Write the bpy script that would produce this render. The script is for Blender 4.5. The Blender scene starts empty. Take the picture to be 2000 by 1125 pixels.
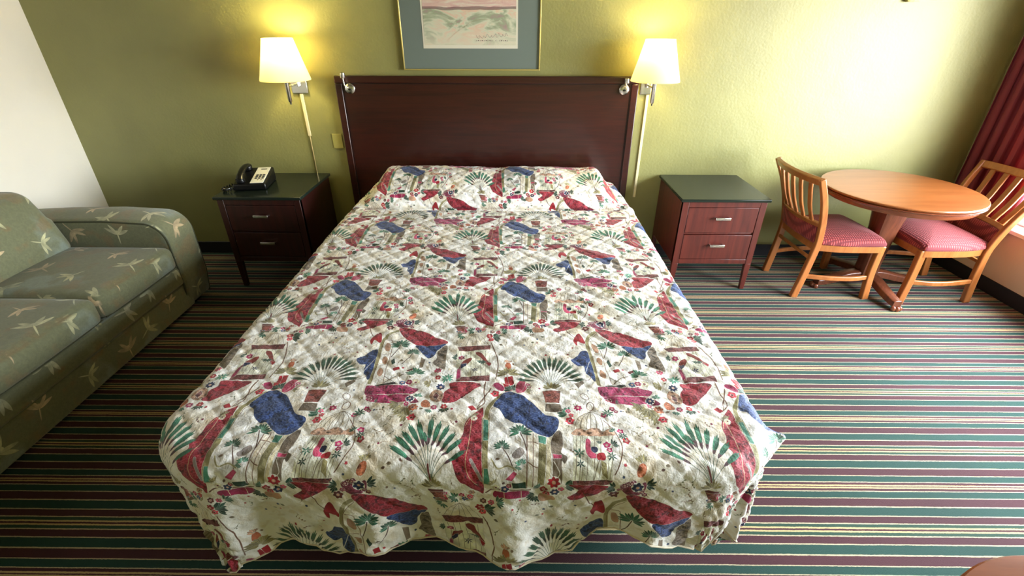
import bpy, bmesh, math, random
import numpy as np
from mathutils import Vector, Matrix
random.seed(4)
PI = math.pi
scene = bpy.context.scene
col = scene.collection

# ------------------------------------------------------------------ camera
CAM = (0.0572, -3.5777, 1.7018); PITCH, YAW, ROLL, FPX = .5157, -.0072, .0025, 923.96
cp, sp, cy_, sy_ = math.cos(PITCH), math.sin(PITCH), math.cos(YAW), math.sin(YAW)
F = Vector((sy_*cp, cy_*cp, -sp)); R = Vector((cy_, -sy_, 0)); U = R.cross(F)
R2 = R*math.cos(ROLL)+U*math.sin(ROLL); U2 = -R*math.sin(ROLL)+U*math.cos(ROLL)
cam = bpy.data.cameras.new('camera'); camo = bpy.data.objects.new('camera', cam); col.objects.link(camo)
cam.sensor_width = 36; cam.lens = 36*FPX/2000; cam.clip_start = .02
m = Matrix((R2, U2, -F)).transposed().to_4x4(); m.translation = Vector(CAM); camo.matrix_world = m
scene.camera = camo

# ------------------------------------------------------------------ light and exposure
scene.view_settings.view_transform = 'Standard'; scene.view_settings.look = 'None'
scene.view_settings.gamma = 1; scene.view_settings.use_curve_mapping = False
scene.view_settings.exposure = EXPO = 1.62
w = bpy.data.worlds.new('sky'); scene.world = w; w.use_nodes = True
wn = w.node_tree.nodes; wl = w.node_tree.links; wn.clear()
wo = wn.new('ShaderNodeOutputWorld'); bg = wn.new('ShaderNodeBackground'); wl.new(bg.outputs[0], wo.inputs[0])
tc = wn.new('ShaderNodeTexCoord'); sx = wn.new('ShaderNodeSeparateXYZ'); rp = wn.new('ShaderNodeValToRGB')
wl.new(tc.outputs['Generated'], sx.inputs[0]); wl.new(sx.outputs[2], rp.inputs[0]); wl.new(rp.outputs[0], bg.inputs[0])
rp.color_ramp.elements[0].position = 0.0; rp.color_ramp.elements[0].color = (.62, .60, .55, 1)   # bright paving outside
e = rp.color_ramp.elements.new(.03); e.color = (.90, .97, 1, 1)
rp.color_ramp.elements[-1].position = 1; rp.color_ramp.elements[-1].color = (.80, .90, 1, 1)
bg.inputs[1].default_value = 13.0
scene.cycles.caustics_reflective = False; scene.cycles.caustics_refractive = False
def area(name, loc, rot, sx_, sy__, portal=False, power=0, color=(1, 1, 1)):
    l = bpy.data.lights.new(name, 'AREA'); l.shape = 'RECTANGLE'; l.size = sx_; l.size_y = sy__; l.energy = power; l.color = color
    if portal: l.cycles.is_portal = True
    o = bpy.data.objects.new(name, l); o.location = loc; o.rotation_euler = rot; col.objects.link(o); return o
area('window_portal', (3.60, -1.85, 1.33), (0, PI/2, 0), 1.72, 3.1, True)   # lets the sky in through the window

# ------------------------------------------------------------------ helpers
XL, XR, YF, ZC = -3.188, 3.451, -4.9, 2.44
def tag(o, label=None, cat=None, group=None, kind=None):
    if label: o['label'] = label
    if cat: o['category'] = cat
    if group: o['group'] = group
    if kind: o['kind'] = kind
    return o
def thing(name, label, cat, loc=(0, 0, 0), rz=0, group=None):
    o = bpy.data.objects.new(name, None); o.empty_display_size = .1; col.objects.link(o)
    o.location = loc; o.rotation_euler = (0, 0, rz); return tag(o, label, cat, group)
def dup(root):
    def rec(o, par):
        c = o.copy(); col.objects.link(c); c.parent = par
        for ch in list(o.children): rec(ch, c)
        return c
    return rec(root, None)
class MB:
    def __init__(s): s.v = []; s.f = []
    def add(s, v, f):
        n = len(s.v); s.v += [tuple(p) for p in v]; s.f += [tuple(i+n for i in q) for q in f]; return s
    def box(s, a, b):
        (x0, y0, z0), (x1, y1, z1) = a, b
        return s.add([(x0,y0,z0),(x1,y0,z0),(x1,y1,z0),(x0,y1,z0),(x0,y0,z1),(x1,y0,z1),(x1,y1,z1),(x0,y1,z1)],
                     [(0,3,2,1),(4,5,6,7),(0,1,5,4),(1,2,6,5),(2,3,7,6),(3,0,4,7)])
    def taper(s, c0, w0, c1, w1):   # square section between two centres (x,y,z)
        P = []
        for c, (wx, wy) in ((c0, w0), (c1, w1)):
            P += [(c[0]-wx/2, c[1]-wy/2, c[2]), (c[0]+wx/2, c[1]-wy/2, c[2]), (c[0]+wx/2, c[1]+wy/2, c[2]), (c[0]-wx/2, c[1]+wy/2, c[2])]
        fl = c1[2] < c0[2]
        f = [(0,3,2,1),(4,5,6,7),(0,1,5,4),(1,2,6,5),(2,3,7,6),(3,0,4,7)]
        return s.add(P, [q[::-1] for q in f] if fl else f)
    def lathe(s, prof, c=(0, 0, 0), n=48, cap=True):
        P = []; Q = []
        for r, z in prof:
            for i in range(n): a = 2*PI*i/n; P.append((c[0]+r*math.cos(a), c[1]+r*math.sin(a), c[2]+z))
        for k in range(len(prof)-1):
            for i in range(n):
                j = (i+1) % n; Q.append((k*n+i, k*n+j, (k+1)*n+j, (k+1)*n+i))
        if cap:
            Q.append(tuple(range(n))[::-1]); Q.append(tuple((len(prof)-1)*n+i for i in range(n)))
        return s.add(P, Q)
    def sweep(s, pts, sec, side=None, scale=None):
        """section polygon (list of (a,b)) carried along pts; a along side, b along normal"""
        P = []; Q = []; n = len(sec); pts = [Vector(p) for p in pts]; m_ = len(pts); pv = None
        for i, p in enumerate(pts):
            t = (pts[min(i+1, m_-1)]-pts[max(i-1, 0)]).normalized()
            if side is not None: sd = Vector(side)
            else: sd = (pv if pv is not None else (Vector((0, 0, 1)) if abs(t.z) < .9 else Vector((1, 0, 0))))
            sd = (sd-t*sd.dot(t)).normalized(); pv = sd; nb = t.cross(sd); k = scale[i] if scale else 1
            for a, b in sec: P.append(p+sd*a*k+nb*b*k)
        for i in range(m_-1):
            for j in range(n):
                q = (j+1) % n; Q.append((i*n+j, i*n+q, (i+1)*n+q, (i+1)*n+j))
        Q.append(tuple(range(n))[::-1]); Q.append(tuple((m_-1)*n+i for i in range(n)))
        return s.add(P, Q)
    def tube(s, pts, r, n=12, scale=None):
        return s.sweep(pts, [(r*math.cos(2*PI*i/n), r*math.sin(2*PI*i/n)) for i in range(n)], scale=scale)
    def bar(s, pts, w, d, side):
        return s.sweep(pts, [(-w/2, -d/2), (w/2, -d/2), (w/2, d/2), (-w/2, d/2)], side)
    def build(s, name, mat, parent=None, bevel=0, seg=2, smooth=True, loc=None):
        me = bpy.data.meshes.new(name); me.from_pydata(s.v, [], s.f); me.validate()
        b = bmesh.new(); b.from_mesh(me); bmesh.ops.recalc_face_normals(b, faces=b.faces); b.to_mesh(me); b.free()
        o = bpy.data.objects.new(name, me); col.objects.link(o)
        if mat: me.materials.append(mat)
        if parent: o.parent = parent
        if loc: o.location = loc
        if bevel:
            md = o.modifiers.new('bevel', 'BEVEL'); md.width = bevel; md.segments = seg; md.limit_method = 'ANGLE'; md.angle_limit = .6
        if smooth:
            me.polygons.foreach_set('use_smooth', [True]*len(me.polygons))
            me.set_sharp_from_angle(angle=.7)
        return o
def struct(o): o['kind'] = 'structure'; return o
def arc(cx, cy, r, a0, a1, n=8): return [(cx+r*math.cos(math.radians(a0+(a1-a0)*i/n)), cy+r*math.sin(math.radians(a0+(a1-a0)*i/n))) for i in range(n+1)]
def crom(P, k=6):
    P = [Vector(p) for p in P]; n = len(P); out = []
    for i in range(n-1):
        p0 = P[max(i-1, 0)]; p1 = P[i]; p2 = P[i+1]; p3 = P[min(i+2, n-1)]
        for j in range(k):
            t = j/k; out.append(.5*((2*p1)+(-p0+p2)*t+(2*p0-5*p1+4*p2-p3)*t*t+(-p0+3*p1-3*p2+p3)*t**3))
    return out+[P[-1]]
def softbox(size, r, crown=(0, 0, 0), n=14, fn=None):
    """rounded cushion centred on its base centre; crown bulges each axis"""
    sx_, sy2, sz_ = [d/2 for d in size]; M = MB(); idx = {}; V = []; Fc = []
    def vid(p):
        k = tuple(round(c, 5) for c in p)
        if k not in idx: idx[k] = len(V); V.append(p)
        return idx[k]
    t = [math.sin(PI/2*(2*i/n-1)) for i in range(n+1)]
    for ax in range(3):
        for sg in (-1, 1):
            for i in range(n):
                for j in range(n):
                    q = []
                    for a, b in ((t[i], t[j]), (t[i+1], t[j]), (t[i+1], t[j+1]), (t[i], t[j+1])):
                        p = [0, 0, 0]; p[ax] = sg; p[(ax+1) % 3] = a; p[(ax+2) % 3] = b; q.append(vid(tuple(p)))
                    Fc.append(q if sg > 0 else q[::-1])
    out = []
    for p in V:
        P = [p[0]*sx_, p[1]*sy2, p[2]*sz_]; q = [max(-h+r, min(h-r, c)) for c, h in zip(P, (sx_, sy2, sz_))]
        d = Vector(P)-Vector(q)
        Pn = Vector(q)+d.normalized()*r if d.length > 1e-6 else Vector(P)
        u = [1-c*c for c in p]
        Pn.x += math.copysign(crown[0], p[0])*u[1]*u[2]*abs(p[0]); Pn.y += math.copysign(crown[1], p[1])*u[0]*u[2]*abs(p[1]); Pn.z += math.copysign(crown[2], p[2])*u[0]*u[1]*abs(p[2])
        if fn: Pn = fn(Pn)
        out.append((Pn.x, Pn.y, Pn.z+sz_))
    return M.add(out, Fc)

# ------------------------------------------------------------------ materials
def lin(c): return tuple(((x/255)/12.92 if x/255 <= .04045 else ((x/255+.055)/1.055)**2.4) for x in c)+(1,)
class Mat:
    def __init__(s, name, base=(.5, .5, .5, 1), rough=.5, **kw):
        s.m = bpy.data.materials.new(name); s.m.use_nodes = True; s.n = s.m.node_tree.nodes; s.l = s.m.node_tree.links
        s.b = s.n['Principled BSDF']; s.b.inputs['Base Color'].default_value = base; s.b.inputs['Roughness'].default_value = rough
        for k, v in kw.items(): s.b.inputs[k.replace('_', ' ')].default_value = v
    def new(s, t, **kw):
        x = s.n.new(t)
        for k, v in kw.items(): setattr(x, k, v)
        return x
    def link(s, a, b): s.l.new(a, b); return s
    def coord(s, kind='Object', scale=(1, 1, 1), rot=(0, 0, 0)):
        t = s.new('ShaderNodeTexCoord'); m_ = s.new('ShaderNodeMapping'); s.l.new(t.outputs[kind], m_.inputs[0])
        m_.inputs['Scale'].default_value = scale; m_.inputs['Rotation'].default_value = rot; return m_.outputs[0]
    def noise(s, vec, scale, detail=3, rough=.5, dist=0):
        x = s.new('ShaderNodeTexNoise'); x.inputs['Scale'].default_value = scale; x.inputs['Detail'].default_value = detail; x.inputs['Roughness'].default_value = rough; x.inputs['Distortion'].default_value = dist
        s.l.new(vec, x.inputs['Vector']); return x.outputs[0]
    def ramp(s, fac, stops, interp='LINEAR'):
        x = s.new('ShaderNodeValToRGB'); x.color_ramp.interpolation = interp; el = x.color_ramp.elements
        while len(el) > 1: el.remove(el[-1])
        el[0].position = stops[0][0]; el[0].color = stops[0][1]
        for p, c in stops[1:]: k = el.new(p); k.color = c
        s.l.new(fac, x.inputs[0]); return x.outputs[0]
    def math(s, op, a, b=None, c=None):
        x = s.new('ShaderNodeMath', operation=op)
        for i, v in enumerate((a, b, c)):
            if v is None: continue
            if isinstance(v, (int, float)): x.inputs[i].default_value = v
            else: s.l.new(v, x.inputs[i])
        return x.outputs[0]
    def mixc(s, fac, a, b, mode='MIX'):
        x = s.new('ShaderNodeMix', data_type='RGBA', blend_type=mode)
        for i, v in ((0, fac), (6, a), (7, b)):
            if isinstance(v, (int, float)): x.inputs[i].default_value = v
            elif isinstance(v, tuple): x.inputs[i].default_value = v
            else: s.l.new(v, x.inputs[i])
        return x.outputs[2]
    def bump(s, h, strength=.3, dist=.01):
        x = s.new('ShaderNodeBump'); x.inputs['Strength'].default_value = strength; x.inputs['Distance'].default_value = dist
        s.l.new(h, x.inputs['Height']); s.l.new(x.outputs[0], s.b.inputs['Normal']); return s
    def base(s, sock): s.l.new(sock, s.b.inputs['Base Color']); return s
def wallmat(name, c, rough=.4, var=.06, bump=.25, coat=0):
    M = Mat(name, lin(c), rough, Coat_Weight=coat, Coat_Roughness=.46, Coat_IOR=1.5); v = M.coord('Object'); n = M.noise(v, 1.3, 4)
    c2 = tuple(x*(1-var*2) for x in c)
    M.base(M.ramp(n, [(.35, lin(c)), (.7, lin(c2))])); h = M.math('ADD', M.noise(v, 60, 4), M.math('MULTIPLY', M.noise(v, 7, 3), 2.2)); M.bump(h, bump, .006); return M.m
def wood(name, c0, c1, rough=.3, scale=(3, 40, 40), coat=0, rot=(0, 0, 0)):
    M = Mat(name, lin(c0), rough, Coat_Weight=coat, Coat_Roughness=.12)
    v = M.coord('Object', scale, rot); n = M.noise(v, 1.0, 5, .6, .6)
    M.base(M.ramp(n, [(.3, lin(c0)), (.68, lin(c1))])); M.bump(n, .06, .002); return M.m
m_green = wallmat('olive_paint', (149, 147, 90), .44, .06, .22, .22)
m_white = wallmat('cream_paint', (248, 242, 228), .6, .02, .2)
m_ceil = wallmat('ceiling_paint', (112, 104, 90), .8, .01, .3)
m_beige = wallmat('beige_wall_paint', (214, 196, 178), .6, .03)
m_base = Mat('black_vinyl', lin((28, 26, 32)), .45).m
m_cherry = wood('dark_cherry_wood', (60, 18, 10), (40, 10, 7), .32, (3, 50, 50), .3)
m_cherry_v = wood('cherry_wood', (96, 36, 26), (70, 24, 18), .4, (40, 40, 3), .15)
m_cherry_d = wood('shaded_cherry_wood', (56, 17, 13), (38, 11, 9), .4, (40, 40, 3), .15)  # darker copy of the cherry wood, left-side shade put into its colour
m_oak = wood('honey_stained_wood', (182, 114, 60), (154, 88, 42), .32, (30, 30, 2.5), .35)
m_table = wood('orange_table_wood', (160, 94, 48), (138, 76, 36), .30, (3, 26, 26), .35)
m_tabrim = wood('brown_rim_wood', (140, 76, 48), (110, 54, 34), .25, (6, 6, 40), .6)
m_ped = wood('brown_pedestal_wood', (120, 66, 42), (88, 44, 28), .35, (70, 70, 2), .3)
m_lam = Mat('black_green_laminate', lin((30, 38, 32)), .20, IOR=1.38); m_lam.bump(m_lam.noise(m_lam.coord(), 120, 2), .03, .001); m_lam = m_lam.m
m_chrome = Mat('brushed_chrome', (.78, .76, .72, 1), .22, Metallic=1.0).m
m_brass = Mat('brass_finish', (.70, .55, .26, 1), .3, Metallic=1.0).m
m_gold = Mat('pale_gold_frame', lin((226, 206, 130)), .28, Metallic=.7).m
m_ivory = Mat('ivory_plastic', lin((232, 222, 178)), .4).m
m_black = Mat('black_plastic', lin((14, 14, 16)), .28).m
m_key = Mat('dark_grey_key', lin((42, 44, 48)), .5).m
m_paper = Mat('white_faceplate', lin((240, 240, 228)), .5).m
m_alum = Mat('white_window_frame', lin((225, 225, 222)), .35).m
m_mattress = Mat('white_ticking', lin((225, 222, 214)), .9).m
m_outlet = Mat('olive_painted_plate', lin((172, 166, 96)), .35).m
# carpet: ping-pong stripes along Y
C = Mat('striped_carpet', rough=.93); tcx = C.new('ShaderNodeTexCoord'); sp3 = C.new('ShaderNodeSeparateXYZ'); C.link(tcx.outputs['Object'], sp3.inputs[0])
nz = C.noise(tcx.outputs['Object'], 160, 2); nzl = C.noise(tcx.outputs['Object'], 9, 2)
yy = C.math('ADD', C.math('ADD', sp3.outputs[1], 2.4436), C.math('ADD', C.math('MULTIPLY', C.math('SUBTRACT', nz, .5), .0034), C.math('MULTIPLY', C.math('SUBTRACT', nzl, .5), .004)))
pp = C.math('PINGPONG', yy, .1949)
TE, MR, CR, WH, GR = lin((12, 62, 54)), lin((68, 22, 34)), lin((200, 178, 128)), lin((196, 182, 150)), lin((30, 66, 50))
seq = [(.003, MR), (.0065, CR), (.012, GR), (.004, WH), (.026, MR), (.004, WH), (.034, TE), (.0045, WH), (.032, MR), (.004, WH), (.026, TE), (.004, WH), (.010, MR), (.0065, CR), (.0025, MR)]
tot = sum(a for a, b in seq); st = []; acc = 0
for a, b in seq: st.append((acc/tot, b)); acc += a
rc = C.ramp(C.math('DIVIDE', pp, .1949), st, 'CONSTANT')
pile = C.noise(tcx.outputs['Object'], 420, 2); mot = C.noise(tcx.outputs['Object'], 2.5, 3)
C.base(C.mixc(1.0, rc, C.ramp(C.math('ADD', C.math('MULTIPLY', pile, .6), C.math('MULTIPLY', mot, .4)), [(.3, (.62, .62, .62, 1)), (.7, (1.12, 1.1, 1.08, 1))]), 'MULTIPLY'))
C.bump(pile, .6, .004); C.b.inputs['Sheen Weight'].default_value = .04; m_carpet = C.m

# ------------------------------------------------------------------ room shell
struct(MB().box((XL-.15, YF-.15, -.1), (XR+.25, .15, 0)).build('floor', m_carpet, smooth=False))
struct(MB().box((XL-.15, YF-.15, ZC), (XR+.25, .15, ZC+.1)).build('ceiling', m_ceil, smooth=False))
struct(MB().box((XL-.15, 0, 0), (XR+.25, .15, ZC)).build('wall_back', m_green, smooth=False))
struct(MB().box((XL-.15, YF, 0), (XL, 0, ZC)).build('wall_left', m_white, smooth=False))
struct(MB().box((XL-.15, YF-.15, 0), (XR+.25, YF, ZC)).build('wall_front', m_green, smooth=False))
WY0, WY1, WZ0, WZ1 = -3.4, -.30, .47, 2.19
b = MB(); b.box((XR, YF, 0), (XR+.2, 0, WZ0)); b.box((XR, YF, WZ1), (XR+.2, 0, ZC)); b.box((XR, YF, WZ0), (XR+.2, WY0, WZ1)); b.box((XR, WY1, WZ0), (XR+.2, 0, WZ1))
struct(b.build('wall_right', m_beige, smooth=False))
def basebd(name, a, b_):
    struct(MB().box(a, b_).build(name, m_base, bevel=.004))
basebd('baseboard_back', (XL, -.008, 0), (XR, 0, .102))
basebd('baseboard_left', (XL, YF, 0), (XL+.008, -.008, .102))
basebd('baseboard_right', (XR-.008, YF, 0), (XR, -.008, .102))
basebd('baseboard_front', (XL+.008, YF, 0), (XR-.008, YF+.008, .102))
struct(MB().box((XR-.03, WY0-.04, WZ0-.03), (XR+.1, WY1+.04, WZ0-.001)).build('trim_1', m_alum, bevel=.005))   # window sill board
fr = MB(); X0, X1 = XR+.10, XR+.15
for a, b_ in (((X0, WY0, WZ0), (X1, WY1, WZ0+.05)), ((X0, WY0, WZ1-.05), (X1, WY1, WZ1)), ((X0, WY0, WZ0+.05), (X1, WY0+.05, WZ1-.05)), ((X0, WY1-.05, WZ0+.05), (X1, WY1, WZ1-.05)), ((X0, -1.88, WZ0+.05), (X1, -1.82, WZ1-.05))): fr.box(a, b_)
wf = struct(fr.build('window_1', m_alum, bevel=.003))
G = Mat('clear_glass'); G.n.remove(G.b); t_ = G.new('ShaderNodeBsdfTransparent'); g_ = G.new('ShaderNodeBsdfGlossy'); g_.inputs['Roughness'].default_value = .01
fz = G.new('ShaderNodeLayerWeight'); fz.inputs[0].default_value = .5; mx = G.new('ShaderNodeMixShader'); fq = G.math('MULTIPLY_ADD', G.math('POWER', fz.outputs[1], 5.0), .96, .04)
G.link(fq, mx.inputs[0]); G.link(t_.outputs[0], mx.inputs[1]); G.link(g_.outputs[0], mx.inputs[2]); G.link(mx.outputs[0], G.n['Material Output'].inputs[0]); m_glass = G.m
MB().box((XR+.122, WY0+.05, WZ0+.05), (XR+.126, WY1-.05, WZ1-.05)).build('pane', m_glass, wf, smooth=False)

# ------------------------------------------------------------------ curtain
M = Mat('burgundy_drape', lin((118, 38, 56)), .85); M.n.remove(M.b)
d_ = M.new('ShaderNodeBsdfDiffuse'); tr = M.new('ShaderNodeBsdfTranslucent'); ms = M.new('ShaderNodeMixShader'); ms.inputs[0].default_value = .14
d_.inputs[0].default_value = lin((140, 72, 86)); tr.inputs[0].default_value = lin((205, 60, 80))
M.link(d_.outputs[0], ms.inputs[1]); M.link(tr.outputs[0], ms.inputs[2]); M.link(ms.outputs[0], M.n['Material Output'].inputs[0])
M.b = d_; M.bump(M.noise(M.coord('Object', (300, 300, 60)), 1, 2), .2, .002); m_drape = M.m
def drape(name, label, y0, y1, npl, seed):
    rg = random.Random(seed); V = []; Q = []; ny, nz_ = npl*16, 30; z0, z1 = .40, 2.36
    ph = [rg.uniform(-.5, .5) for _ in range(npl+2)]; am = [rg.uniform(.6, 1.2) for _ in range(npl+2)]
    for k in range(nz_+1):
        z = z0+(z1-z0)*k/nz_
        for i in range(ny+1):
            t = i/ny*npl; q = int(t); a = am[q]*(1-(t-q))+am[q+1]*(t-q); f = ph[q]*(1-(t-q))+ph[q+1]*(t-q)
            x = XR-.058+.030*a*math.sin(2*PI*t+f*.6+.25*math.sin(z*2+q))*(1-.25*k/nz_)
            y = y0+(y1-y0)*i/ny+.010*math.sin(4*PI*t+f)
            V.append((x, y, z))
    for k in range(nz_):
        for i in range(ny): a = k*(ny+1)+i; Q.append((a, a+1, a+ny+2, a+ny+1))
    o = MB().add(V, Q).build(name, m_drape); sd = o.modifiers.new('thick', 'SOLIDIFY'); sd.thickness = .003; sd.offset = 0
    return tag(o, label, 'curtain')
drape('curtain', 'burgundy pleated drape hanging beside the window in the far right corner', -.028, -.56, 6, 3)
rod = MB().tube([(XR-.06, -.02, 2.37), (XR-.06, -3.5, 2.37)], .012)
for y in (-.10, -1.9, -3.45): rod.box((XR-.10, y-.01, 2.36), (XR, y+.01, 2.385))
tag(rod.build('curtain_rod', m_alum), 'white rod carrying the burgundy drape above the window', 'curtain rod')

# ------------------------------------------------------------------ headboard
HX0, HX1, HH = -1.201, .904, 1.3645
hb = thing('headboard', 'wide dark cherry headboard panel fixed to the green wall behind the bed', 'headboard', ((HX0+HX1)/2, 0, 0))
hw = (HX1-HX0)/2; r_ = .047
MB().box((-hw+r_-.004, -.030, .10), (hw-r_+.004, -.006, HH-r_+.004)).build('panel', m_cherry, hb)
f_ = MB(); f_.box((-hw, -.042, HH-r_), (hw, -.001, HH)); f_.box((-hw, -.042, .06), (-hw+r_, -.001, HH-r_)); f_.box((hw-r_, -.042, .06), (hw, -.001, HH-r_))
f_.build('frame', m_cherry, hb, bevel=.005)
gm = MB(); gm.box((-hw+r_, -.034, HH-r_-.006), (hw-r_, -.030, HH-r_)); gm.box((-hw+r_, -.034, .1), (-hw+r_+.006, -.030, HH-r_-.006)); gm.box((hw-r_-.006, -.034, .1), (hw-r_, -.030, HH-r_-.006))
gm.build('inner_bead', Mat('dark_bead', lin((30, 9, 8)), .4).m, hb)
# small swivel lights at its upper corners
def rlight(x, label, dx, lift):
    t = thing('reading_light', label, 'reading light', (x, -.035, 1.283), 0, 'chrome swivel lights on the headboard')
    d = MB(); d.lathe([(.0, 0), (.031, 0), (.034, .003), (.034, .009), (.030, .013), (.012, .015), (.0, .015)], n=32, cap=False)
    o = d.build('mount_disc', m_chrome, t); o.rotation_euler = (PI/2, 0, 0)
    MB().box((-.010, -.022, -.010), (.010, -.0145, .002)).build('switch', m_black, t, bevel=.002)
    MB().tube(crom([(dx*.4, -.014, .006), (dx*.9, -.030, .020), (dx, -.034, .045), (dx, -.036, lift-.012)]), .0042).build('arm', m_chrome, t)
    h = MB(); h.lathe([(0, -.018), (.014, -.018), (.017, -.012), (.017, .014), (.012, .019), (0, .019)], n=24, cap=False)
    o = h.build('lamp_head', m_chrome, t); o.location = (dx, -.038, lift)
rlight(-1.098, 'small round chrome swivel light on the upper left corner of the headboard', -.028, .088)
rlight(.805, 'small round chrome swivel light on the upper right corner of the headboard', .006, .058)

# ------------------------------------------------------------------ framed picture
PXa, PXb, PZ0, PZ1 = -.7127, .2177, 1.3997, 2.16
pc = thing('framed_picture', 'thin gold framed watercolour in a wide grey-blue mat above the headboard', 'picture', ((PXa+PXb)/2, -.001, PZ0))
hw = (PXb-PXa)/2; H = PZ1-PZ0; g = MB(); t0 = .008
for a, b_ in (((-hw, -.024, 0), (hw, 0, t0)), ((-hw, -.024, H-t0), (hw, 0, H)), ((-hw, -.024, t0), (-hw+t0, 0, H-t0)), ((hw-t0, -.024, t0), (hw, 0, H-t0))): g.box(a, b_)
g.build('frame', m_gold, pc, bevel=.0015)
MB().box((-hw+t0, -.012, t0), (hw-t0, -.008, H-t0)).build('mat_board', Mat('grey_blue_mat', lin((118, 132, 127)), .7).m, pc, smooth=False)
px0, px1, pz0, pz1 = -.568-(PXa+PXb)/2, .066-(PXa+PXb)/2, 1.533-PZ0, 2.03-PZ0
MB().box((px0, -.0135, pz0), (px1, -.0121, pz1)).build('paper_border', Mat('cream_paper', lin((240, 236, 218)), .8).m, pc, smooth=False)
A = Mat('watercolour', rough=.8); v = A.coord('Object'); s3 = A.new('ShaderNodeSeparateXYZ'); A.link(v, s3.inputs[0])
n1 = A.noise(A.coord('Object', (5, 5, 9), (0, -.5, 0)), 1, 5, .6, .8); n2 = A.noise(A.coord('Object', (4, 4, 22), (0, .35, 0)), 1.6, 5, .65, .8); n3 = A.noise(v, 5, 3)
grd = A.math('MULTIPLY_ADD', s3.outputs[2], 3.2, -.62)
sky_ = A.ramp(n2, [(.3, lin((220, 168, 168))), (.5, lin((234, 202, 190))), (.65, lin((240, 234, 218)))])
land = A.ramp(n1, [(.34, lin((186, 146, 152))), (.44, lin((170, 184, 152))), (.52, lin((226, 228, 204))), (.60, lin((236, 204, 180))), (.70, lin((242, 238, 216)))])
hz = A.math('ADD', s3.outputs[2], A.math('MULTIPLY', n3, .035))
isk = A.math('GREATER_THAN', hz, .385); c_ = A.mixc(isk, land, sky_)
ln = A.math('LESS_THAN', A.math('ABSOLUTE', A.math('SUBTRACT', hz, .385)), A.math('MULTIPLY', n1, .016)); c_ = A.mixc(A.math('MULTIPLY', ln, .7), c_, lin((110, 66, 78)))
fade = A.ramp(A.math('DIVIDE', A.math('SUBTRACT', hz, .16), .12), [(0, (1, 1, 1, 1)), (1, (0, 0, 0, 1))]); c_ = A.mixc(A.math('MULTIPLY', fade, .8), c_, lin((236, 230, 206))); A.base(c_)
pr = MB().box((px0+.012, -.0145, pz0+.020), (px1-.012, -.0136, pz1-.015)).build('print', A.m, pc, smooth=False)
# curved peach stroke, pencilled signature and dotted line of the print
MB().sweep([(p[0], -.0149, p[2]) for p in crom([(-.15, 0, .185), (-.10, 0, .225), (-.05, 0, .255), (.0, 0, .285), (.06, 0, .305), (.13, 0, .305)], 8)], [(-.0009, -.0002), (.0009, -.0002), (.0009, .0002), (-.0009, .0002)], (0, 1, 0), None).build('peach_stroke', Mat('peach_wash', lin((214, 150, 124)), .8).m, pr)
m_pencil = Mat('pencil', lin((128, 104, 104)), .8).m
sg = MB(); rs = random.Random(5)
P = [(.035+i*.0085+rs.uniform(-.004, .006), -.0149, .197+(.016 if i % 3 == 0 else -.004)*rs.uniform(.4, 1.1)+i*.0006) for i in range(26)]
sg.tube(crom(P, 5), .0007, 5); sg.build('signature', m_pencil, pr)
dt = MB()
for i in range(17):
    if i in (9, 11): continue
    x = .035+i*.0128; dt.box((x, -.0151, .178), (x+.007, -.0146, .1815+.003*(i % 2)))
dt.build('written_line', m_pencil, pr)
MB().box((-hw+t0, -.0185, t0), (hw-t0, -.0165, H-t0)).build('glazing', m_glass, pc, smooth=False)

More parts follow.
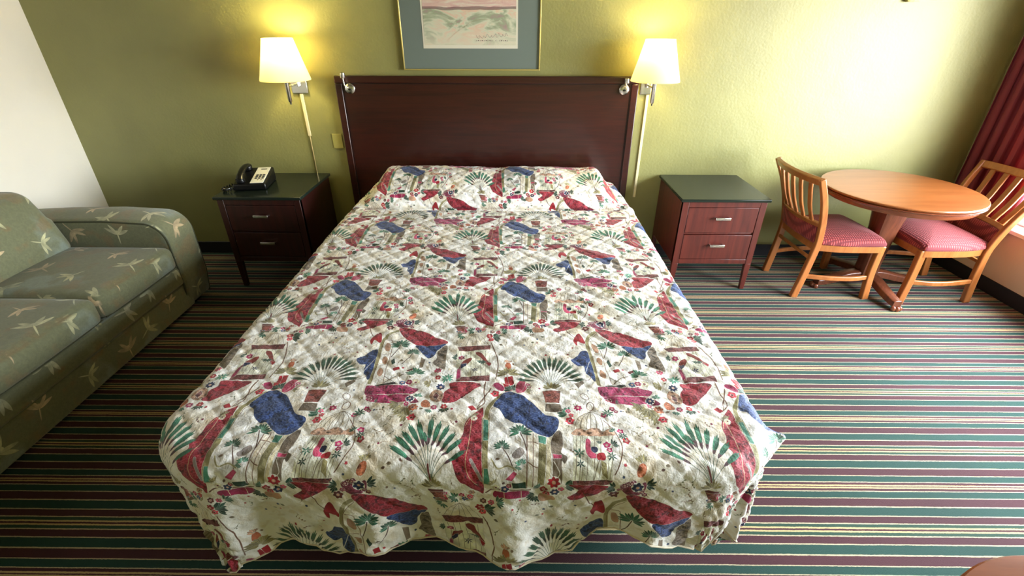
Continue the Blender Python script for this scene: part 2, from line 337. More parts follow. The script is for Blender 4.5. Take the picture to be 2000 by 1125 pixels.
# ------------------------------------------------------------------ wall lamps
SH = Mat('lit_shade'); SH.n.remove(SH.b); d_ = SH.new('ShaderNodeBsdfDiffuse'); t_ = SH.new('ShaderNodeBsdfTranslucent'); mx = SH.new('ShaderNodeMixShader'); mx.inputs[0].default_value = .6
d_.inputs[0].default_value = lin((250, 243, 215)); t_.inputs[0].default_value = lin((255, 246, 205)); SH.link(d_.outputs[0], mx.inputs[1]); SH.link(t_.outputs[0], mx.inputs[2]); SH.link(mx.outputs[0], SH.n['Material Output'].inputs[0]); m_shade = SH.m
BU = Mat('lit_bulb', (1, 1, 1, 1), .5, Emission_Strength=30); BU.b.inputs['Emission Color'].default_value = (1, .85, .5, 1); m_bulb = BU.m
def walllamp(x, hwp, label, plx, watt):
    t = thing('wall_lamp', label, 'wall lamp', (x, 0, 1.30), 0, 'swing arm lamps either side of the headboard')
    px = plx-x
    MB().box((px-hwp, -.018, -.052), (px+hwp, -.001, .066)).build('backplate', m_chrome, t, bevel=.004)
    a = MB(); 
    for z in (.012, .045): a.bar([(px, -.018, z), (px*.5, -.10, z), (0, -.185, z)], .014, .010, (0, 0, 1))
    a.tube([(px, -.03, -.005), (px, -.03, .06)], .010)
    a.build('swing_arm', m_chrome, t, bevel=.002)
    s = MB(); s.lathe([(0, -.086), (.009, -.084), (.0135, -.078), (.0135, .16), (.006, .165), (0, .165)], (0, -.20, 0), 20, False); s.build('stem', m_chrome, t)
    MB().lathe([(0, -.100), (.005, -.098), (.005, -.084), (0, -.082)], (0, -.20, 0), 12, False).build('switch_knob', m_black, t)
    h = MB(); n = 56; prof = [(.157, .052), (.1575, .058), (.125, .175), (.0945, .292), (.094, .298)]
    h.lathe(prof, (0, -.20, 0), n, False); o = h.build('lamp_shade', m_shade, t)
    sd = o.modifiers.new('thick', 'SOLIDIFY'); sd.thickness = .0015
    sp_ = MB()
    for k in range(3):
        a0 = k*2*PI/3+.5; sp_.tube([(0, -.20, .285), (.093*math.cos(a0), -.20+.093*math.sin(a0), .290)], .0015, 6)
    sp_.tube([(0, -.20, .24), (0, -.20, .30)], .003, 8); sp_.tube([(0, -.20, .16), (.03, -.20, .2), (.0, -.20, .245)], .0015, 6)
    sp_.build('shade_ring', m_chrome, t)
    MB().lathe([(0, .165), (.012, .168), (.013, .18), (.026, .205), (.027, .22), (.018, .236), (0, .242)], (0, -.20, 0), 20, False).build('bulb', m_bulb, t)
    l = bpy.data.lights.new('bulb_light', 'POINT'); l.energy = watt; l.color = (1, .84, .40); l.shadow_soft_size = .032
    lo = bpy.data.objects.new('bulb_light', l); lo.location = (0, -.26 if False else -.20, .262); lo.parent = t; col.objects.link(lo)
walllamp(-1.462, .056, 'chrome swing-arm wall lamp with glowing shade left of the headboard', -1.462, 5.2)
walllamp(.968, .038, 'chrome swing-arm wall lamp with glowing shade right of the headboard', .962, 4.0)
c = MB(); c.box((-1.471, -.012, .955), (-1.449, -.001, 1.245)); c = c.build('cord_cover', m_ivory, bevel=.003)
tag(c, 'ivory strip cord cover running down the wall below the left lamp', 'cord cover')
k = MB().tube([(-1.460, -.008, .955), (-1.461, -.006, .80), (-1.462, -.006, .64), (-1.462, -.007, .40)], .0042)
tag(k.build('lamp_cord', m_brass), 'thin lamp cord dropping behind the left nightstand', 'cord')
c = MB().box((.971, -.012, .50), (.991, -.001, 1.245)).build('cord_cover', m_ivory, bevel=.003)
tag(c, 'long ivory strip cord cover on the wall below the right lamp', 'cord cover')
ot = thing('outlet_plate', 'green painted wall plate beside the left edge of the headboard', 'wall plate', (-1.262, 0, .865))
MB().box((-.036, -.006, 0), (.036, -.0005, .104)).build('plate', m_outlet, ot, bevel=.002)
s_ = MB(); s_.lathe([(0, 0), (.004, 0), (.003, .002), (0, .002)], n=12, cap=False); o = s_.build('screw', m_outlet, ot); o.rotation_euler = (PI/2, 0, 0); o.location = (0, -.006, .052)
hk = MB(); hk.lathe([(0, 0), (.012, .002), (.016, .012), (.014, .03), (0, .034)], n=20, cap=False); hk.box((-.004, -.004, .004), (.075, .004, .008))
o = hk.build('wall_fitting', Mat('bronze_fitting', lin((122, 112, 60)), .4, Metallic=.5).m); o.location = (2.555, -.017, 1.806)
tag(o, 'small bronze fitting high on the green wall above the round table', 'wall fitting')

# ------------------------------------------------------------------ nightstands
def nightstand(x0, x1, label, wood_, front):
    W = x1-x0; D = .575; cx_ = (x0+x1)/2; hw = W/2; H = .68
    t = thing('nightstand', label, 'nightstand', (cx_, -.012, 0), 0, 'nightstands either side of the bed')
    MB().box((-hw, -D, H-.020), (hw, 0, H)).build('top', m_lam, t, bevel=.004)
    a = hw-.016; yb = -D+.016; zb = .205
    c = MB(); c.box((-a, yb+.004, zb), (-a+.018, -.006, H-.0205)); c.box((a-.018, yb+.004, zb), (a, -.006, H-.0205)); c.box((-a+.018, -.012, zb), (a-.018, -.006, H-.0205)); c.box((-a+.018, yb+.006, zb), (a-.018, -.012, zb+.018))
    c.build('carcass', wood_, t)
    lg = .042
    f = MB(); f.box((-a+lg, yb, H-.06), (a-lg, yb+.022, H-.0205)); f.box((-a+lg, yb, zb), (a-lg, yb+.022, zb+.034)); f.box((-a+lg, yb+.010, .425), (a-lg, yb+.022, .437))
    f.build('front_rail', wood_, t, bevel=.002)
    for sx_ in (-1, 1):
        xc = sx_*(a-lg/2); l = MB(); l.box((xc-lg/2, yb-.001, zb), (xc+lg/2, yb+.03, H-.0205)); l.taper((xc, yb+.0145, zb), (lg, .031), (sx_*(a-lg*.42), yb+.016, 0), (lg*.72, .026)); l.build('leg', wood_, t, bevel=.002)
        xc = sx_*(a-.016); l = MB(); l.taper((xc, -.024, zb), (.032, .032), (xc, -.024, 0), (.024, .024)); l.build('leg', wood_, t, bevel=.002)
    for k, (z0, z1) in enumerate(((.440, H-.063), (zb+.037, .422))):
        d = MB().box((-a+lg+.003, yb+.001, z0), (a-lg-.003, yb+.02, z1)).build('drawer', front, t, bevel=.002)
        zc = (z0+z1)/2+.02; hd = MB()
        hd.box((-.050, yb-.030, zc-.009), (.050, yb-.022, zc+.009))
        for s in (-1, 1): hd.box((s*.044-.005, yb-.023, zc-.005), (s*.044+.005, yb+.002, zc+.005))
        hd.build('handle', m_chrome, d, bevel=.002)
    return t
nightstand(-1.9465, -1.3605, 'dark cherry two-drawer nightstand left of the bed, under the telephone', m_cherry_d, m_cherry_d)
nightstand(1.151, 1.739, 'bare-topped cherry two-drawer nightstand right of the bed', m_cherry_v, m_cherry_v)

# ------------------------------------------------------------------ telephone
ph = thing('telephone', 'black desk telephone with white keypad plate on the left nightstand', 'telephone', (-1.775, -.320, .6802), .16); ph.scale = (1.1, 1.1, 1.1)
def wedge(x0, x1, y0, y1, z0, za, zb): # front height za, back height zb
    return MB().add([(x0,y0,z0),(x1,y0,z0),(x1,y1,z0),(x0,y1,z0),(x0,y0,za),(x1,y0,za),(x1,y1,zb),(x0,y1,zb)], [(0,3,2,1),(4,5,6,7),(0,1,5,4),(1,2,6,5),(2,3,7,6),(3,0,4,7)])
wedge(-.10, .092, -.115, .115, .001, .040, .085).build('body', m_black, ph, bevel=.008, seg=3)
sl = math.atan2(.045, .23)
def onslope(u, v, h=0): return (u, -.115+v*math.cos(sl)-h*math.sin(sl), .040+v*math.sin(sl)+h*math.cos(sl))
def plate(x0, x1, v0, v1, h0, h1):
    P = [onslope(x, v, h) for h in (h0, h1) for (x, v) in ((x0, v0), (x1, v0), (x1, v1), (x0, v1))]
    return MB().add(P, [(0,3,2,1),(4,5,6,7),(0,1,5,4),(1,2,6,5),(2,3,7,6),(3,0,4,7)])
plate(.0, .078, .012, .222, .0005, .0035).build('faceplate', m_paper, ph, bevel=.001)
plate(.026, .062, .190, .200, .0036, .0042).build('card_line', m_key, ph)
for r in range(4):
    for c in range(3):
        if r == 0 and c == 0: continue
        x = .016+c*.020; v = .042+r*.021; s_ = .5 if r == 0 else 1
        plate(x, x+.013*s_+.001, v, v+.013*s_, .0036, .0065).build('key', m_key, ph, bevel=.0012)
hs = MB(); P = crom([onslope(-.055, .018, .022), onslope(-.055, .05, .036), onslope(-.055, .115, .044), onslope(-.055, .18, .036), onslope(-.055, .214, .022)], 6)
hs.sweep(P, [(.020*math.cos(a*PI/6), .012*math.sin(a*PI/6)) for a in range(12)], (1, 0, 0), [1.0+.25*abs(i/(len(P)-1)*2-1)**2 for i in range(len(P))])
for v in (.03, .20):
    q = onslope(-.055, v, 0); hs.lathe([(0, 0), (.024, 0), (.026, .006), (.025, .024), (.018, .032), (0, .034)], q, 24, False)
hs.build('handset', m_black, ph, bevel=.001)
cd = MB(); P = []; path = crom([(-.095, -.10, .014), (-.135, -.125, .014), (-.165, -.10, .014), (-.15, -.04, .014), (-.11, -.02, .02)], 14)
for i, p in enumerate(path):
    a = i*1.35; P.append((p.x+.008*math.cos(a)*.6, p.y+.008*math.cos(a)*.6, p.z+.008*math.sin(a)))
cd.tube(P, .0035, 7); cd.build('coiled_cord', m_black, ph)

# ------------------------------------------------------------------ bedspread print (computed here, tiled)
def tile_noise(n,cells,seed,octv=4):
    """wrapping value noise on an n x n grid"""
    rg=np.random.RandomState(seed);out=np.zeros((n,n),np.float32);amp=1;tot=0
    for o in range(octv):
        c=cells*2**o;g=rg.rand(c,c).astype(np.float32)
        x=np.arange(n)/n*c;i=x.astype(int)%c;f=x-np.floor(x);f=(f*f*(3-2*f)).astype(np.float32);j=(i+1)%c
        r=g[i]*(1-f)[:,None]+g[j]*f[:,None]
        out+=amp*(r[:,i]*(1-f)[None]+r[:,j]*f[None]);tot+=amp;amp*=.5
    return out/tot
def tile_cells(n,cells,seed,asp=1.0):
    """wrapping worley F2-F1 edge mask"""
    rg=np.random.RandomState(seed);P=rg.rand(cells,cells,2)
    ax=(np.arange(n)+.5)/n*cells;ii=ax.astype(int);F1=np.full((n,n),9.,np.float32);F2=F1.copy()
    Y,X=np.meshgrid(ax,ax,indexing='ij')
    for dy in(-1,0,1):
        for dx in(-1,0,1):
            cy=(ii+dy);cx=(ii+dx);q=P[(cy%cells)[:,None],(cx%cells)[None]]
            d=np.hypot(cy[:,None]+q[...,1]-Y,(cx[None]+q[...,0]-X)*asp).astype(np.float32)
            F2=np.minimum(F2,np.maximum(F1,d));F1=np.minimum(F1,d)
    return F2-F1
COL=dict(red=(150,28,44),blue=(38,62,118),te=(70,135,112),te2=(135,62,52),ol=(150,142,98),br=(112,78,60),be=(210,190,150),gy=(150,140,135),wh=(247,245,240),nv=(28,38,72),cr=(232,222,190),gb=(122,108,92),pk=(196,70,104),g1=(48,98,76),g2=(30,66,50),mg=(160,36,84),pr=(205,62,78),rd=(168,30,44),ta=(196,152,124),wg=(232,232,212),mr=(104,46,44),pu=(122,40,66),bd=(128,52,44),tr=(88,66,58),dk=(48,46,40),bl=(64,88,138),fan=(62,128,100),fan2=(70,108,84),**{'or':(196,110,74)})
PX,PY=.785,.767
def smooth(P,closed=True,k=4):
    P=np.array(P,float);n=len(P);out=[]
    rng_=range(n) if closed else range(n-1)
    for i in rng_:
        p0=P[(i-1)%n] if closed or i>0 else P[0];p1=P[i];p2=P[(i+1)%n];p3=P[(i+2)%n] if closed or i+2<n else P[-1]
        for j in range(k):
            t=j/k;out.append(.5*((2*p1)+(-p0+p2)*t+(2*p0-5*p1+4*p2-p3)*t*t+(-p0+3*p1-3*p2+p3)*t**3))
    if not closed: out.append(P[-1])
    return np.array(out)
class Canvas:
    def __init__(s,nx,ny,wx,wy,bg):
        s.nx,s.ny,s.wx,s.wy=nx,ny,wx,wy;s.im=bg;s.n1=tile_noise(nx,24,5);s.n2=tile_noise(nx,90,6,2)
    def win(s,P,pad):
        sx=s.nx/s.wx;sy=s.ny/s.wy
        x0=int((P[:,0].min()-pad)*sx);x1=int((P[:,0].max()+pad)*sx)+2;y0=int((P[:,1].min()-pad)*sy);y1=int((P[:,1].max()+pad)*sy)+2
        ix=np.arange(x0,x1);iy=np.arange(y0,y1);X,Y=np.meshgrid((ix+.5)/sx,(iy+.5)/sy)
        return np.ix_(iy%s.ny,ix%s.nx),X,Y
    def segd(s,P,X,Y,closed):
        D=np.full(X.shape,1e9);ins=np.zeros(X.shape,bool);n=len(P)
        for i in range(n if closed else n-1):
            a=P[i];b=P[(i+1)%n];e=b-a;L=e@e+1e-12
            t=np.clip(((X-a[0])*e[0]+(Y-a[1])*e[1])/L,0,1)
            D=np.minimum(D,(X-a[0]-t*e[0])**2+(Y-a[1]-t*e[1])**2)
            if closed:
                c=((a[1]>Y)!=(b[1]>Y))
                if a[1]!=b[1]: ins^=c&(X<a[0]+e[0]*(Y-a[1])/(b[1]-a[1]))
        return np.sqrt(D),ins
    def mix(s,w,m,col):
        m=m[...,None];s.im[w]=s.im[w]*(1-m)+np.asarray(col,np.float32)*m
    def poly(s,P,col,tex=0,out=1,sm=True,halo=1.6,pxw=.3):
        P=smooth(P) if sm and len(P)>4 else np.array(P,float)
        w,X,Y=s.win(P,4);d,ins=s.segd(P,X,Y,True);d=np.where(ins,-d,d);d=d+(s.n1[np.ix_(w[0].ravel()%s.nx,w[1].ravel()%s.nx)]-.5)*1.5
        if out: s.mix(w,np.clip((halo-d)/.6,0,1)*.85,(246,243,234))
        m=np.clip(.5-d/.6,0,1);n=s.n1[np.ix_(w[0].ravel()%s.nx,w[1].ravel()%s.nx)];n2=s.n2[np.ix_(w[0].ravel()%s.nx,w[1].ravel()%s.nx)]
        c=np.array(col,float);f=(.72+.56*n)[...,None]
        C=c*f+(1-f.clip(0,1))*10
        if tex:
            k=s.cell[w];e=np.clip(1-k*4.5,0,1)[...,None]
            C=C*(1-e)+(C*.45+np.array(col)*.45+55)*e; dk=np.clip((n2-.55)*4,0,1)[...,None];C=C*(1-.45*dk)
        m_=m[...,None];s.im[w]=s.im[w]*(1-m_)+C*m_
        if out:
            ol=np.clip(1-np.abs(d)/.5,0,1)*.65;s.mix(w,ol,np.array(col)*.38+np.array((18,12,10)))
    def line(s,P,col,wd):
        P=smooth(P,False) if len(P)>2 else np.array(P,float)
        w,X,Y=s.win(P,wd+3);d,_=s.segd(P,X,Y,False);wd=wd*.5
        if wd>1.5: s.mix(w,np.clip((wd+1.2-d)/.6,0,1)*.8,(246,243,234))
        n=s.n1[np.ix_(w[0].ravel()%s.nx,w[1].ravel()%s.nx)]
        m=np.clip((wd-d)/.6+.5,0,1)*(.6+.4*np.clip(n*2,0,1));s.mix(w,m,col)
    def blade(s,a,b,wd,col,halo=True,wave=0):
        a=np.array(a,float);b=np.array(b,float);v=b-a;L=np.hypot(*v)+1e-9;t=v/L;nrm=np.array((-t[1],t[0]))
        pr=[(0,.10),(.15,.38),(.4,.5),(.7,.42),(.9,.2),(1,.0)]
        P=[a+t*L*q+nrm*wd*h for q,h in pr]+[a+t*L*q-nrm*wd*h for q,h in pr[::-1][1:]]
        s.poly(P,col,0,1,True,1.1 if halo else .1)
def draw(c,S):
    rg=np.random.RandomState(3)
    for q in S:
        k,cn,P=q[0],q[1],np.array(q[2],float);col=np.array(COL[cn],float) if cn in COL else None
        if k=='P': c.poly(P,col,q[3],q[4])
        elif k=='L': c.line(P,col,q[3]*1.0)
        elif k=='F':
            r=max(q[3],3.5);n=q[4];x,y=P[0]
            c.poly([(x+r*1.05*math.cos(a),y+r*1.05*math.sin(a)) for a in np.linspace(0,6.283,13)[:-1]],(246,243,234),0,0)
            a0=rg.rand()*6
            for i in range(n):
                a=a0+i*6.283/n;c.blade((x+.1*r*math.cos(a),y+.1*r*math.sin(a)),(x+r*math.cos(a),y+r*math.sin(a)),r*5.2/n*.8,col*(.85+.4*rg.rand()),False)
            c.poly([(x+r*.25*math.cos(a),y+r*.25*math.sin(a)) for a in np.linspace(0,6.283,9)[:-1]],(222,170,150) if sum(col)<300 else (120,50,50),0,1)
        elif k=='V':
            r,a0,a1,n=q[3:7];x,y=P[0]
            for i in range(n):
                a=math.radians(a0+(a1-a0)*(i+.5)/n+rg.uniform(-5,5));rr=r*rg.uniform(.75,1.05);cc=col*(.8+.5*rg.rand())
                mx=(x+.12*r*math.cos(a),y+.12*r*math.sin(a));c.blade(mx,(x+rr*math.cos(a),y+rr*math.sin(a)),max(2.2,r*.23),cc,True)
        elif k=='E':
            a,b=P;L=np.hypot(*(b-a));t=(b-a)/L;nr=np.array((-t[1],t[0]))
            c.blade(a,a+t*L*.62,q[3]*.75,(96,62,70) if cn=='fan' else (70,76,66))
            for o in(-1,1,0):
                c.blade(a+t*L*.22+nr*o*2.2,a+t*L*(1.0-.1*abs(o))+nr*o*5.5,q[3]*.62,col*(.75+.45*rg.rand()),o==-9)
            c.line([a,a+t*L*.8],(40,50,44),.9)
def make_print(nx=1536):
    ny=int(round(nx*PY/PX));ny=nx
    n=tile_noise(nx,7,1);n2=tile_noise(nx,16,2);n3=tile_noise(nx,40,9,3)
    w=np.clip((n-.47)*5,0,1);w2=np.clip((n2-.5)*5,0,1)
    bg=np.zeros((ny,nx,3),np.float32)+np.array((253,252,248),np.float32)
    A=np.array((226,206,164),np.float32);B=np.array((212,184,140),np.float32)
    bg=bg*(1-.28*w[...,None])+A*.28*w[...,None];m=(w*w2*.34)[...,None];bg=bg*(1-m)+B*m
    m=(np.clip((n3-.56)*7,0,1)*.25)[...,None];bg=bg*(1-m)+np.array((196,176,140))*m
    c=Canvas(nx,ny,PX*1000,PY*1000,bg);c.cell=tile_cells(nx,80,11,.55)
    draw(c,SHAPES);rg=np.random.RandomState(8)
    for i in range(400):
        x,y=rg.rand(2)*np.array((PX,PY))*1000;ix=int(x/c.wx*nx)%nx;iy=int(y/c.wy*nx)%nx;q=c.im[np.arange(iy-16,iy+17,4)[:,None]%nx,np.arange(ix-16,ix+17,4)[None]%nx]
        if q.min()<150: continue
        a=rg.rand()*6.28;col=np.array([(150,132,96),(168,140,110),(120,126,92),(132,96,84)][rg.randint(4)],float)
        if rg.rand()<.45:
            P=[(x,y)];
            for k in range(3): a+=rg.uniform(-.7,.7);x+=9*math.cos(a);y+=9*math.sin(a);P.append((x,y))
            c.line(P,col,1.1)
            for k in range(3):
                b=a+rg.uniform(-1.2,1.2);c.blade(P[k+1],(P[k+1][0]+7*math.cos(b),P[k+1][1]+7*math.sin(b)),3,col,False)
        elif rg.rand()<.5:
            n=5;r=rg.uniform(6,11)
            for k in range(n):
                b=a+k*.45;c.blade((x,y),(x+r*math.cos(b),y+r*math.sin(b)),2.6,col*.9,False)
        else:
            r=rg.uniform(3,5);cc=np.array(COL[['mg','rd','bl','pr'][rg.randint(4)]],float)
            for k in range(5):
                b=a+k*1.257;c.blade((x,y),(x+r*math.cos(b),y+r*math.sin(b)),r*.8,cc,False)
    return np.clip(c.im,0,255)/255

